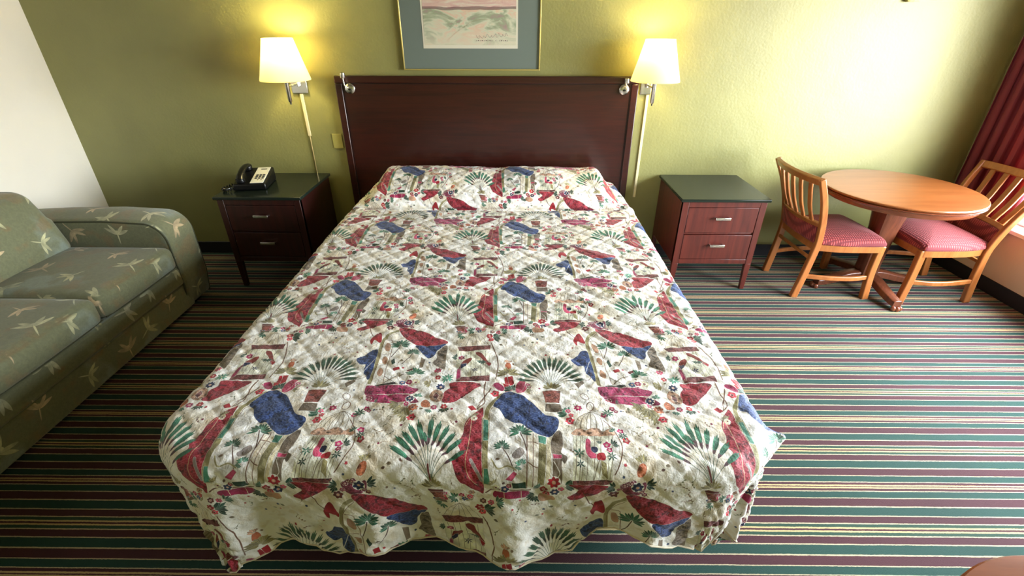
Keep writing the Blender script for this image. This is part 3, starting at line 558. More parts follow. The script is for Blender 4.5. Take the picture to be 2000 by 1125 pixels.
SHAPES = [['P','red',[[729,605],[744,610],[747,492],[758,318],[742,313],[712,335],[689,352],[671,396],[667,414],[686,442],[677,466],[689,500],[692,544],[706,576]],1,1],
['L','be',[[693,535],[710,567],[709,467],[705,403],[718,363],[740,339]],2],
['L','gy',[[720,411],[740,378],[753,353]],8],
['P','ol',[[743,572],[765,572],[777,339],[756,339]],0,1],
['P','te',[[748,560],[762,561],[765,480],[752,479]],0,1],
['P','te',[[758,389],[773,389],[775,342],[758,342]],0,1],
['L','ol',[[754,572],[760,615],[777,645],[801,679]],14],
['L','br',[[765,568],[769,608],[792,630]],1.5],
['P','wh',[[-17,568],[-6,606],[19,568],[50,545],[80,537],[94,524],[91,330],[-7,339]],0,0],
['P','blue',[[-10,623],[6,661],[20,687],[41,696],[63,685],[92,667],[126,622],[152,588],[191,570],[192,538],[180,511],[163,498],[138,500],[109,519],[80,546],[56,549],[29,573],[11,606]],1,1],
['L','nv',[[77,667],[105,622],[100,569],[93,537]],2],
['L','br',[[96,524],[93,331]],3],
['L','br',[[114,506],[110,333]],2],
['L','br',[[130,469],[123,333]],2],
['L','br',[[99,475],[117,473],[133,464]],2.5],
['L','br',[[97,407],[112,396],[126,392]],2.5],
['P','ol',[[130,469],[152,469],[141,341],[123,340]],0,1],
['P','te',[[129,498],[153,494],[149,468],[130,472]],0,1],
['P','cr',[[155,494],[168,498],[157,348],[145,348]],0,1],
['P','gb',[[170,494],[196,520],[200,469],[192,437],[208,422],[200,403],[191,410],[191,351],[167,358],[167,414],[164,453]],0,1],
['P','pk',[[168,431],[193,429],[192,418],[169,417]],0,1],
['L','wh',[[169,410],[186,376],[167,358]],2],
['L','tr',[[75,512],[87,478],[94,444]],3],
['V','g1',[[75,512]],37.5,-30,210,11],
['L','tr',[[22,457],[43,419],[58,382]],3],
['V','g1',[[22,457]],26.8,-30,210,11],
['V','te',[[78,401]],18.2,20,200,9],
['V','g1',[[66,386]],13.5,0,180,7],
['P','gy',[[51,428],[76,456],[88,436],[76,420],[60,416]],0,0],
['P','pk',[[34,361],[57,382],[66,375],[51,354]],0,1],
['L','ol',[[-7,416],[12,389],[39,397],[63,386]],4],
['P','g2',[[52,347],[90,350],[92,330],[55,328]],0,1],
['P','mg',[[1,309],[29,314],[98,318],[97,293],[30,289],[1,292]],0,1],
['L','cr',[[29,314],[31,291]],2],
['L','cr',[[78,318],[79,291]],2],
['L','br',[[-22,308],[0,322],[52,321],[104,323]],4],
['F','cr',[[7,332]],11.0,5],
['F','nv',[[32,324]],12.1,5],
['F','mg',[[43,336]],8.1,5],
['V','ol',[[2,346]],17.6,60,200,6],
['F','pr',[[778,684]],15.2,5],
['P','pk',[[-18,725],[3,742],[19,714],[5,698]],0,1],
['P','rd',[[18,737],[48,731],[56,704],[27,695]],0,1],
['P','pk',[[59,704],[78,734],[100,732],[96,704],[74,685]],0,1],
['V','g2',[[48,704]],32.8,-10,190,9],
['V','ol',[[96,699]],21.8,-60,60,5],
['F','mg',[[107,721]],9.2,5],
['L','br',[[740,736],[740,687],[746,640],[717,607]],3],
['L','br',[[764,708],[741,655],[723,615]],2],
['P','rd',[[693,617],[708,627],[722,610],[707,602]],0,1],
['V','ol',[[719,576]],18.7,40,300,9],
['F','cr',[[718,567]],10.1,5],
['F','rd',[[169,351]],19.1,7],
['V','g2',[[200,341]],32.1,-50,60,9],
['F','nv',[[173,314]],14.3,6],
['F','pk',[[190,327]],10.1,5],
['F','rd',[[141,323]],11.5,5],
['F','pr',[[149,307]],11.4,5],
['V','g2',[[117,293]],26.8,120,330,10],
['V','g1',[[130,330]],20.3,90,200,6],
['P','ta',[[131,300],[165,297],[175,278],[155,268],[130,277]],0,1],
['V','g1',[[226,589]],37.6,70,210,8],
['F','pk',[[227,602]],9.6,5],
['F','pr',[[235,584]],9.5,5],
['F','pr',[[229,562]],15.1,6],
['F','mg',[[260,616]],13.9,7],
['V','ol',[[222,543]],10.0,180,360,3],
['L','br',[[303,644],[312,634],[309,616],[298,609],[289,616],[291,634],[303,644]],2.5],
['L','gb',[[298,603],[256,573],[238,525]],1.8],
['L','gb',[[298,603],[270,573],[257,525]],1.8],
['L','gb',[[298,603],[284,573],[275,525]],1.8],
['L','gb',[[298,603],[295,573],[289,526]],1.8],
['L','gb',[[298,603],[309,573],[307,526]],1.8],
['L','gb',[[298,603],[325,574],[327,526]],1.8],
['L','gb',[[298,603],[340,574],[347,526]],1.8],
['P','ta',[[235,503],[242,525],[257,531],[274,521],[292,532],[311,530],[326,519],[341,528],[353,522],[352,502]],1,1],
['P','wg',[[234,499],[352,501],[329,360],[219,359]],0,1],
['L','gb',[[243,498],[228,361]],1.5],
['L','gb',[[255,498],[239,361]],1.5],
['L','gb',[[262,498],[246,361]],1.5],
['L','gb',[[276,499],[259,361]],1.5],
['L','gb',[[297,499],[278,361]],1.5],
['L','gb',[[315,499],[294,361]],1.5],
['L','gb',[[339,499],[316,362]],1.5],
['L','gb',[[349,499],[325,362]],1.5],
['P','pk',[[270,487],[282,483],[279,462],[282,442],[294,432],[312,434],[317,419],[309,413],[292,419],[273,420],[264,442]],0,1],
['P','nv',[[282,458],[297,457],[298,444],[288,436],[280,444]],0,1],
['P','rd',[[294,432],[313,438],[318,423],[312,413],[294,415]],0,1],
['L','gb',[[300,415],[289,392],[280,359]],2],
['P','ol',[[302,415],[317,404],[319,363],[303,378]],0,1],
['F','mg',[[328,467]],12.0,5],
['F','mg',[[333,449]],10.0,5],
['V','g2',[[343,467]],22.2,-40,90,6],
['V','g2',[[336,427]],17.0,0,360,7],
['V','g1',[[245,438]],18.7,0,360,6],
['V','g2',[[244,403]],13.7,0,360,6],
['V','g2',[[307,471]],14.3,40,140,3],
['P','mr',[[221,359],[333,360],[325,346],[222,345]],1,1],
['P','red',[[219,345],[321,342],[305,315],[292,305],[252,282],[228,272],[210,288],[242,314],[221,334]],1,1],
['L','pk',[[274,342],[259,314],[244,288]],3],
['L','br',[[333,564],[354,531],[367,496],[371,455],[357,408],[339,376]],3],
['F','mg',[[378,522]],11.5,5],
['F','rd',[[388,484]],12.2,5],
['F','mg',[[369,615]],10.4,5],
['F','mg',[[338,586]],10.2,5],
['F','mg',[[379,604]],6.9,5],
['V','g2',[[382,503]],17.8,0,360,8],
['V','g1',[[352,595]],20.6,0,360,8],
['V','g1',[[358,518]],19.6,60,200,5],
['P','or',[[409,401],[421,407],[429,399],[426,379],[416,368],[404,370],[401,382]],1,1],
['V','ol',[[420,406]],28.9,35,145,9],
['P','pu',[[356,343],[370,353],[395,361],[406,343],[423,354],[429,343],[421,313],[395,299],[371,306],[361,322]],1,1],
['F','pu',[[368,343]],8.8,6],
['F','pu',[[387,350]],8.8,6],
['F','pu',[[409,333]],8.7,6],
['F','pu',[[419,316]],8.6,6],
['F','pu',[[428,306]],8.5,6],
['F','nv',[[405,335]],17.4,6],
['V','g2',[[342,329]],28.9,100,270,8],
['F','mr',[[342,299]],15.6,6],
['F','pk',[[357,319]],8.0,5],
['V','g2',[[429,343]],29.2,-60,60,6],
['P','mg',[[352,683],[380,678],[401,676],[487,677],[529,646],[520,636],[479,641],[436,635],[395,640],[361,649]],1,1],
['V','ol',[[507,602]],51.6,170,300,9],
['F','nv',[[512,611]],19.0,7],
['F','pr',[[520,573]],15.2,6],
['P','wg',[[624,152],[750,157],[755,12],[639,4]],0,1],
['L','gb',[[641,151],[656,9]],1.3],
['L','gb',[[660,151],[673,9]],1.3],
['L','gb',[[678,151],[690,9]],1.3],
['L','gb',[[696,151],[707,9]],1.3],
['L','gb',[[715,152],[724,10]],1.3],
['L','gb',[[733,152],[741,10]],1.3],
['L','gb',[[685,259],[656,236],[632,184]],1.3],
['L','gb',[[685,259],[669,236],[656,185]],1.3],
['L','gb',[[685,259],[682,236],[681,185]],1.3],
['L','gb',[[685,259],[691,236],[700,185]],1.3],
['L','gb',[[685,259],[701,236],[719,185]],1.3],
['L','gb',[[685,259],[714,237],[744,186]],1.3],
['P','mr',[[624,179],[750,186],[751,160],[635,151]],1,1],
['P','mr',[[639,771],[755,781],[755,753],[642,746]],1,1],
['P','bd',[[645,59],[656,92],[681,111],[685,96],[667,68],[652,49],[654,0],[640,-7],[641,45]],0,1],
['P','mg',[[639,49],[649,49],[652,0],[640,-7]],0,1],
['P','nv',[[649,73],[669,80],[668,66],[650,49]],0,1],
['P','bd',[[697,144],[715,142],[735,112],[745,93],[758,79],[751,65],[737,83],[717,112],[701,129]],0,1],
['P','rd',[[738,88],[758,79],[751,65]],0,1],
['V','g2',[[721,97]],20.8,180,360,7],
['V','nv',[[699,45]],14.5,0,360,6],
['F','mg',[[647,113]],13.5,6],
['V','g2',[[630,116]],21.0,90,250,7],
['P','red',[[626,741],[724,738],[702,700],[667,664],[643,641],[609,640],[608,687],[624,712]],1,1],
['L','br',[[752,199],[774,132],[783,74],[780,28],[776,-7]],3.5],
['L','br',[[743,747],[741,693],[747,646]],3.5],
['L','br',[[764,713],[747,673],[728,636]],2.5],
['P','ta',[[578,705],[601,689],[608,667],[600,644],[585,642],[567,655],[562,679]],1,1],
['P','mr',[[581,687],[593,671],[588,654],[575,663]],1,1],
['F','nv',[[593,718]],16.5,8],
['V','te',[[609,762]],25.4,0,360,11],
['F','pk',[[571,37]],14.4,7],
['F','rd',[[576,766]],11.3,6],
['V','ol',[[555,732]],22.2,90,270,7],
['V','g2',[[754,237]],41.4,-60,60,9],
['V','ol',[[717,265]],35.5,60,170,8],
['F','rd',[[744,242]],14.4,6],
['F','pr',[[751,221]],12.0,6],
['F','pk',[[641,281]],13.0,5],
['F','nv',[[619,275]],9.7,5],
['F','mg',[[646,301]],8.2,5],
['V','g1',[[634,252]],25.7,90,330,8],
['P','rd',[[25,735],[22,769],[30,773],[48,731]],0,1],
['P','mg',[[-14,734],[3,739],[23,714],[15,697],[-7,713]],0,1],
['P','pk',[[62,702],[64,731],[81,756],[95,748],[86,710],[70,686]],0,1],
['P','rd',[[33,773],[50,778],[56,739],[42,726]],0,1],
['P','or',[[25,74],[33,89],[44,75],[44,51],[32,47],[25,56]],0,1],
['V','ta',[[33,84]],20.7,30,150,7],
['V','ol',[[34,20]],42.9,-10,190,12],
['V','ol',[[103,727]],16.6,-90,90,6],
['F','mg',[[103,731]],8.3,5],
['L','ol',[[345,-31],[343,48],[341,115],[334,192],[342,235],[358,263],[379,278]],13],
['L','br',[[350,-40],[345,86],[338,186],[350,230],[383,269]],1.5],
['P','red',[[379,292],[395,304],[430,293],[493,271],[537,237],[582,216],[577,194],[529,183],[469,188],[433,214],[399,252]],1,1],
['P','blue',[[466,188],[529,182],[580,195],[549,152],[544,127],[528,110],[505,127],[480,162]],1,1],
['P','blue',[[263,99],[290,124],[304,150],[328,152],[334,105],[338,48],[338,-6],[333,-14],[321,12],[308,30],[306,66],[286,66]],1,1],
['L','nv',[[263,99],[298,95],[329,125]],2],
['L','wh',[[308,30],[321,67],[331,95]],2],
['L','br',[[347,216],[372,208],[381,135],[384,49],[392,-31]],2],
['P','ta',[[350,176],[354,200],[371,181],[372,150],[359,150]],0,1],
['P','ta',[[357,100],[365,115],[377,101],[374,77],[365,79]],0,1],
['P','ta',[[358,26],[364,48],[378,30],[375,4],[364,8]],0,1],
['L','br',[[343,125],[377,128]],1.5],
['L','br',[[344,67],[377,70]],1.5],
['L','tr',[[408,182],[399,148],[386,115]],3],
['V','g1',[[408,182]],40.4,-30,210,11],
['L','tr',[[464,139],[451,105],[434,73]],3],
['V','g1',[[464,139]],27.4,-30,210,11],
['P','g2',[[392,91],[400,106],[410,77],[400,67]],0,1],
['P','rd',[[407,49],[429,56],[433,42],[413,35]],0,1],
['P','mr',[[458,40],[483,50],[486,41],[463,31]],0,1],
['L','gb',[[392,736],[415,758],[429,771],[455,780]],4],
['L','gb',[[389,771],[421,745],[444,728]],3],
['V','g1',[[495,18]],37.2,0,200,11],
['F','cr',[[503,742]],18.2,7],
['F','bl',[[459,737]],12.5,7],
['F','mg',[[480,742]],12.6,6],
['F','mg',[[474,716]],10.5,6],
['V','ol',[[531,738]],19.5,-60,60,6],
['P','dk',[[366,728],[433,739],[438,728],[371,721]],0,1],
['P','mg',[[339,715],[356,723],[462,722],[497,712],[519,704],[503,680],[471,682],[382,679],[347,678]],1,1],
['L','pk',[[369,719],[379,681]],2],
['L','pk',[[402,720],[411,681]],2],
['L','pk',[[429,720],[438,681]],2],
['L','pk',[[462,720],[471,682]],2],
['P','gb',[[555,152],[585,186],[589,118],[594,46],[576,51],[545,79],[556,107]],1,1],
['P','gb',[[498,112],[515,102],[513,59],[500,50]],0,1],
['P','gb',[[261,735],[287,752],[296,743],[273,713]],0,1],
['L','br',[[291,-17],[318,-6],[328,30]],2],
['L','br',[[282,686],[296,678],[300,660],[292,654],[278,664],[275,678],[282,686]],2],
['F','or',[[517,615]],15.6,8],
['F','nv',[[500,656]],14.7,8],
['F','pk',[[585,616]],11.7,7],
['F','mg',[[493,633]],9.2,6],
['V','ol',[[470,633]],39.5,150,300,9],
['V','te',[[525,665]],21.4,20,160,7],
['P','or',[[541,638],[552,651],[567,640],[571,619],[558,616],[544,621]],1,1],
['F','rd',[[617,620]],11.7,6],
['V','g2',[[618,612]],20.8,180,360,8],
['V','te',[[570,605]],15.5,180,330,6],
['F','mg',[[365,657]],10.7,6],
['V','g2',[[385,648]],13.3,-60,60,4],
['V','ol',[[346,663]],13.4,150,230,3],
['P','rd',[[284,212],[295,246],[313,263],[328,213],[323,197],[300,213],[295,186]],0,1],
['L','br',[[255,309],[276,257],[294,234]],3],
['E','fan',[[554,407],[479,459]],13],
['L','g2',[[554,407],[591,375],[611,341]],1.2],
['E','fan',[[557,427],[484,501]],13],
['L','g2',[[557,427],[592,384],[611,341]],1.2],
['E','fan',[[563,443],[503,517]],13],
['L','g2',[[563,443],[593,391],[611,341]],1.2],
['E','fan',[[570,458],[518,546]],13],
['L','g2',[[570,458],[595,398],[611,341]],1.2],
['E','fan',[[579,458],[544,563]],13],
['L','g2',[[579,458],[598,398],[611,341]],1.2],
['E','fan',[[590,463],[564,518]],13],
['L','g2',[[590,463],[601,401],[611,341]],1.2],
['E','fan',[[591,464],[587,577]],13],
['L','g2',[[591,464],[601,401],[611,341]],1.2],
['E','fan',[[603,458],[616,556]],13],
['L','g2',[[603,458],[605,398],[611,341]],1.2],
['E','fan',[[617,456],[644,539]],13],
['L','g2',[[617,456],[610,397],[611,341]],1.2],
['E','fan',[[628,437],[667,513]],13],
['L','g2',[[628,437],[614,388],[611,341]],1.2],
['E','fan',[[636,424],[692,486]],13],
['L','g2',[[636,424],[616,382],[611,341]],1.2],
['E','fan',[[647,401],[705,444]],13],
['L','g2',[[647,401],[621,371],[611,341]],1.2],
['L','mr',[[600,399],[611,340]],5],
['V','ol',[[613,330]],34.5,10,170,9],
['P','te2',[[601,314],[641,312],[641,279],[615,280]],1,1],
['P','mr',[[599,321],[641,318],[642,310],[601,311]],0,1],
['P','gb',[[614,274],[649,272],[651,262],[616,264]],0,1],
['F','mg',[[693,294]],10.4,6],
['F','pr',[[717,288]],10.3,6],
['F','bl',[[702,277]],10.2,6],
['F','mr',[[754,271]],10.2,6],
['F','pk',[[777,269]],10.2,6],
['F','ta',[[723,307]],10.4,6],
['V','g1',[[676,282]],23.1,60,300,9],
['V','g1',[[7,272]],25.5,-60,90,8],
['F','or',[[517,615]],17.5,8],
['F','mg',[[585,616]],11.1,7],
['V','ol',[[494,620]],44.7,190,300,8],
['E','fan2',[[236,751],[303,763]],9],
['L','g2',[[236,751],[214,740],[181,720]],1.0],
['E','fan2',[[232,765],[297,793]],9],
['L','g2',[[232,765],[212,747],[181,720]],1.0],
['E','fan2',[[227,777],[286,820]],9],
['L','g2',[[227,777],[209,754],[181,720]],1.0],
['E','fan2',[[220,789],[271,843]],9],
['L','g2',[[220,789],[204,759],[181,720]],1.0],
['E','fan2',[[212,798],[253,863]],9],
['L','g2',[[212,798],[199,764],[181,720]],1.0],
['E','fan2',[[202,805],[233,877]],9],
['L','g2',[[202,805],[194,767],[181,720]],1.0],
['E','fan2',[[192,809],[210,886]],9],
['L','g2',[[192,809],[187,769],[181,720]],1.0],
['E','fan2',[[181,810],[186,889]],9],
['L','g2',[[181,810],[181,770],[181,720]],1.0],
['E','fan2',[[170,809],[162,886]],9],
['L','g2',[[170,809],[175,769],[181,720]],1.0],
['E','fan2',[[160,805],[139,877]],9],
['L','g2',[[160,805],[168,767],[181,720]],1.0],
['E','fan2',[[150,798],[117,863]],9],
['L','g2',[[150,798],[163,764],[181,720]],1.0],
['E','fan2',[[142,789],[98,843]],9],
['L','g2',[[142,789],[158,759],[181,720]],1.0],
['E','fan2',[[135,777],[82,820]],9],
['L','g2',[[135,777],[153,754],[181,720]],1.0],
['E','fan2',[[130,765],[69,793]],9],
['L','g2',[[130,765],[150,747],[181,720]],1.0],
['E','fan2',[[126,751],[61,763]],9],
['L','g2',[[126,751],[148,740],[181,720]],1.0],
['V','ol',[[181,710]],38,10,170,7],
['P','te2',[[151,700],[211,700],[203,640],[159,640]],1,1],
['P','gb',[[159,635],[205,635],[209,600],[155,600]],0,1]]
def mkimg(name, a):
    h, w_ = a.shape[:2]; im = bpy.data.images.new(name, w_, h); px = np.ones((h, w_, 4), np.float32); px[..., :3] = a; im.pixels.foreach_set(px.ravel()); im.pack(); return im
im_spread = mkimg('spread_print', make_print(1536))

BX0, BX1, BTOP, VF = -.990, .795, .622, 2.640      # flat top: x range, height, start of the foot drop
ZB = -.06
bed = thing('bed', 'wide bed with mattress and box spring standing under the printed bedspread', 'bed', (-.07, -1.33, 0))
softbox((1.62, 2.30, .225), .05).build('mattress', m_mattress, bed, loc=(0, .06, .335))
softbox((1.58, 2.26, .20), .02).build('box_spring', Mat('dark_ticking', lin((52, 44, 40)), .9).m, bed, loc=(0, .06, .135))
MB().box((-.76, -1.02, 0), (.76, 1.16, .134)).build('plinth', m_base, bed)

prof = [(-.052, .60), (-.056, .66), (-.075, .725), (-.14, .772), (-.24, .790), (-.36, .778), (-.46, .742), (-.535, .700), (-.585, .650), (-.590, .615), (-.575, .598), (-.600, .600), (-.640, .618), (-.72, .628), (-.80, BTOP)]
pf = crom([(a, b, 0) for a, b in prof], 10)
seg = [0]
for i in range(1, len(pf)): seg.append(seg[-1]+(pf[i]-pf[i-1]).length)
L0 = seg[-1]; VH = .80-L0          # v at the head end of the cloth
seg = np.array(seg)+VH; pfy = np.array([p.x for p in pf]); pfz = np.array([p.y for p in pf])
HEM = [(-1.5, .36), (-1.0, .50), (-.90, .52), (-.85, .50), (-.74, .45), (-.64, .405), (-.57, .41), (-.51, .44), (-.43, .41), (-.36, .395), (-.25, .39), (-.15, .395), (-.03, .435), (.06, .45), (.13, .455), (.2, .44), (.25, .415), (.29, .36), (.33, .32), (.44, .315), (.50, .345), (.56, .375), (.64, .41), (.71, .41), (.78, .36), (.85, .29), (1.4, .27)]
hx = np.array([a for a, b in HEM]); hz_ = np.array([b for a, b in HEM])
SD = .40
du = .0085
us = np.concatenate([np.arange(BX0-SD, BX1+SD, du), [BX1+SD]]); nu = len(us)
nt = int((VF-VH)/du); nd = 56
uc = us
vs = np.linspace(VH, VF, nt)
uu = np.tile(us, (nt+nd, 1)); drop = np.interp(us, hx, hz_)
kk = np.arange(1, nd+1)/nd
vv = np.concatenate([np.tile(vs[:, None], (1, nu)), VF+kk[:, None]*drop[None, :]])
ex = np.where(uu < BX0, uu-BX0, np.where(uu > BX1, uu-BX1, 0)); ey = np.maximum(0, vv-VF)
XC, HWX = (BX0+BX1)/2, (BX1-BX0)/2
RC = .17
qx = np.maximum(np.abs(uu-XC)-(HWX-RC), 0)*np.sign(uu-XC); qy = np.maximum(vv-(VF-RC), 0); ql = np.hypot(qx, qy)
isc = (np.abs(qx) > 0) & (qy > 0); qs = np.maximum(ql, 1e-9)
r = np.where(isc, np.maximum(ql-RC, 0), np.hypot(ex, ey)); ux = np.where(isc, qx/qs, np.sign(ex)); uy = np.where(isc, qy/qs, (ey > 0)*1.0)
kq = np.minimum(1, RC/qs)
xt = np.where(isc, XC+np.sign(qx)*(HWX-RC)+qx*kq, np.clip(uu, BX0, BX1)); vt = np.where(isc, VF-RC+qy*kq, np.minimum(vv, VF))
yt = np.where(vt < .80, np.interp(vt, seg, pfy), -vt); zh = np.where(vt < .80, np.interp(vt, seg, pfz), BTOP)
# the pillow hump dies away towards both sides and dips between the pillows
hx_ = np.clip((xt-(BX0-.01))/.13, 0, 1)*np.clip((BX1-xt)/.15, 0, 1); hx_ = np.clip(hx_, 0, 1); hx_ = hx_*hx_*(3-2*hx_); hx_ = hx_*(1-.10*np.exp(-((xt+.08)/.10)**2))*(1-.05*np.exp(-((xt-.5)/.1)**2))
hump = zh-BTOP; zt = BTOP+np.where(hump > 0, hump*(.18+.82*hx_), hump*(.3+.7*hx_))
rho = .055; rq = np.minimum(r, rho*PI/2); ang = rq/rho
out = rho*np.sin(ang); dn = rho*(1-np.cos(ang)); rest = np.maximum(0, r-rho*PI/2)
corner = np.clip(np.abs(ex)/.12, 0, 1)*np.clip(ey/.12, 0, 1)
slope = np.where(corner > 0, -.10-.10*corner, -.03)*np.where(ex > 0, .3, 1); slope = slope
s_along = np.where(ey > 0, uu+.0*vv, vv)+np.where(corner > 0, 0, 0)
th = np.arctan2(ey, np.abs(ex)+1e-9)
s_arc = np.where(ey > 0, xt+np.sign(ex)*.5*(PI/2-th)*(np.abs(ex) > 0), vt*1.0)
gr = np.clip(rest/.30, 0, 1)
fold = gr*(.030*np.sin(s_arc*2*PI/.47+1.1)+.012*np.sin(s_arc*2*PI/.21+.3*np.sin(s_arc*5)))
out = out+slope*rest+fold
dn = dn+rest*np.sqrt(np.maximum(0, 1-slope**2))
X = xt+ux*out; Y = yt-uy*out; Z = np.maximum(zt-dn, .006+.004*np.sin(uu*40))
# corner flare at the foot right: the flap that sticks out
fl = np.exp(-(((uu-.905)/.045)**2+((vv-2.55)/.05)**2)); X += .05*fl; Z += .05*fl

# quilting
def vnoise(x, y, seed):
    rg = np.random.RandomState(seed); T = rg.rand(256, 256); xi = np.floor(x).astype(int); yi = np.floor(y).astype(int); fx = x-xi; fy = y-yi; fx = fx*fx*(3-2*fx); fy = fy*fy*(3-2*fy)
    g = lambda a, b: T[a % 256, b % 256]
    return (g(xi, yi)*(1-fx)*(1-fy)+g(xi+1, yi)*fx*(1-fy)+g(xi, yi+1)*(1-fx)*fy+g(xi+1, yi+1)*fx*fy)
wob = .02*(vnoise(uu*7, vv*7, 1)-.5); wob2 = .02*(vnoise(uu*7+40, vv*7, 2)-.5)
a1 = (uu+vv+wob)/.12; a2 = (uu-vv+wob2)/.12
q1 = np.abs((a1 % 1)-.5)*2; q2 = np.abs((a2 % 1)-.5)*2
puff = -np.exp(-((1-q1)/.16)**2)-np.exp(-((1-q2)/.16)**2)
micro = vnoise(uu*38, vv*38, 3)+.6*vnoise(uu*75, vv*75, 4)-.8
big = vnoise(uu*4+9, vv*4, 5)-.5
cr = (uu*.80-(-vv)*.0+vv*-.62); rid = np.sin((uu*.62+(-vv)*.78+.04*vnoise(uu*3, vv*3, 8))*2*PI/.105)
mask = np.exp(-(((uu-.45)/.42)**2+((vv-1.75)/.55)**2))+.6*np.exp(-(((uu+.3)/.35)**2+((vv-1.5)/.5)**2))
rid2 = np.clip(rid, -.2, 1)*mask*vnoise(uu*6, vv*6, 9)
edge_g = 1+1.6*gr
disp = .0034*puff+.0030*micro*edge_g+.012*big+.0065*rid2+.022*gr*(vnoise(uu*11, vv*9, 12)-.5)+.012*gr*(vnoise(uu*26, vv*22, 13)-.5)
tuck = np.where((vv > .50) & (vv < .70), np.exp(-((vv-.612)/.018)**2), 0)
disp -= .004*tuck
X = XC+(X-XC)*(1-.045*np.clip((.65-vv)/.5, 0, 1))
Pm = np.stack([X, Y, Z], -1); du_ = np.gradient(Pm, axis=1); dv_ = np.gradient(Pm, axis=0); Nn = np.cross(dv_, du_); Nn /= np.maximum(np.linalg.norm(Nn, axis=-1, keepdims=True), 1e-9)
if Nn[nt//2, nu//2, 2] < 0: Nn = -Nn
Pm = Pm+Nn*disp[..., None]
Pm[..., 2] = np.maximum(Pm[..., 2], .006)
nr = nt+nd; me = bpy.data.meshes.new('bedspread'); me.vertices.add(nr*nu); me.vertices.foreach_set('co', Pm.astype(np.float32).ravel())
I = np.arange(nr*nu).reshape(nr, nu); qd = np.stack([I[:-1, :-1], I[1:, :-1], I[1:, 1:], I[:-1, 1:]], -1).reshape(-1, 4)
me.loops.add(qd.size); me.loops.foreach_set('vertex_index', qd.ravel().astype(np.int32)); me.polygons.add(len(qd)); me.polygons.foreach_set('loop_start', np.arange(0, qd.size, 4, dtype=np.int32)); me.polygons.foreach_set('loop_total', np.full(len(qd), 4, np.int32))
me.update(); uvl = me.uv_layers.new(name='cloth'); uvv = np.stack([uu/PX, -vv/PY], -1).reshape(-1, 2)[qd.ravel()]; uvl.data.foreach_set('uv', uvv.astype(np.float32).ravel())
me.polygons.foreach_set('use_smooth', np.ones(len(qd), bool)); me.validate()
B = Mat('printed_quilt', rough=.62); tx = B.new('ShaderNodeTexImage'); tx.image = im_spread; uvn = B.new('ShaderNodeUVMap'); uvn.uv_map = 'cloth'; B.link(uvn.outputs[0], tx.inputs[0])
B.base(tx.outputs[0]); B.b.inputs['Sheen Weight'].default_value = .15
uvo = B.coord('UV', (1, 1, 1)); B.bump(B.math('ADD', B.noise(uvo, 34, 4, .6, .6), B.math('MULTIPLY', B.noise(uvo, 95, 3), .4)), .35, .010)
me.materials.append(B.m); o = bpy.data.objects.new('bedspread', me); col.objects.link(o)
sd = o.modifiers.new('thick', 'SOLIDIFY'); sd.thickness = .010; sd.offset = -1 if Nn[nt//2, nu//2, 2] > 0 else 1
tag(o, 'quilted cream bedspread printed with palms, birdcages and red and blue drapes', 'bedspread')
hem = MB(); hp = [Vector(Pm[-1, i]) for i in range(0, nu, 3)]
he = hem.tube(hp, .0032, 6).build('hem_binding', B.m if False else Mat('hem_cloth', lin((226, 214, 190)), .8).m); he.parent = o

# ------------------------------------------------------------------ sofa
def make_fly(n=1024, W=640.):
    nn = tile_noise(n, 5, 31); n2 = tile_noise(n, 9, 32); n3 = tile_noise(n, 120, 33, 2)
    bgc = np.zeros((n, n, 3), np.float32)+np.array((116, 118, 88), np.float32)
    a = np.clip((nn-.52)*6, 0, 1)[..., None]; bgc = bgc*(1-a*.55)+np.array((134, 148, 146))*a*.6
    a = np.clip((n2-.58)*7, 0, 1)[..., None]; bgc = bgc*(1-a*.5)+np.array((136, 110, 74))*a*.5
    bgc *= (.93+.14*n3)[..., None]
    c = Canvas(n, n, W, W, bgc); rg = random.Random(12); spots = []
    for gy in range(4):
        for gx in range(4):
            x = (gx+.5+rg.uniform(-.22, .22)+(.5 if gy % 2 else 0))*W/4; y = (gy+.5+rg.uniform(-.2, .2))*W/4; A0 = rg.uniform(0, 6.28); s = rg.uniform(.85, 1.1)
            cc = np.array(rg.choice([(190, 188, 148), (180, 182, 150), (198, 194, 158), (190, 170, 134)]), float)
            R_ = lambda p: (x+s*(p[0]*math.cos(A0)-p[1]*math.sin(A0)), y+s*(p[0]*math.sin(A0)+p[1]*math.cos(A0)))
            for a_, b_, wd in (((0, 0), (52, 26), 15), ((0, 2), (34, 46), 14), ((0, 0), (-50, 28), 15), ((0, 2), (-30, 46), 14)):
                P0 = R_(a_); P1 = R_(b_); c.blade(P0, P1, wd*s, cc*rg.uniform(.9, 1.03), False)
            c.blade(R_((0, 12)), R_((0, -48)), 6*s, cc, False); c.poly([R_((6*math.cos(q), 14+6*math.sin(q))) for q in np.linspace(0, 6.28, 9)[:-1]], cc, 0, 0)
    return np.clip(c.im, 0, 255)/255
im_fly = mkimg('dragonfly_weave', make_fly())
S_ = Mat('sage_dragonfly_fabric', rough=.85); tx = S_.new('ShaderNodeTexImage'); tx.image = im_fly; tx.projection = 'BOX'; tx.projection_blend = .15
S_.link(S_.coord('Object', (1/.92, 1/.92, 1/.92)), tx.inputs[0]); S_.base(tx.outputs[0]); wv = S_.noise(S_.coord('Object', (500, 500, 500)), 1, 2)
S_.bump(S_.math('ADD', wv, S_.math('MULTIPLY', S_.noise(S_.coord('Object', (9, 9, 9)), 1, 3), 2.5)), .3, .006); S_.b.inputs['Sheen Weight'].default_value = .3; m_fly = S_.m
m_pipe = Mat('dark_sage_piping', lin((70, 72, 52)), .8).m
SX0, SXF = -3.10, -2.10; SY0, SY1 = -.660, -3.02
sf = thing('sofa', 'sage green dragonfly-patterned sofa with rounded arms along the cream wall', 'sofa', (0, 0, 0))
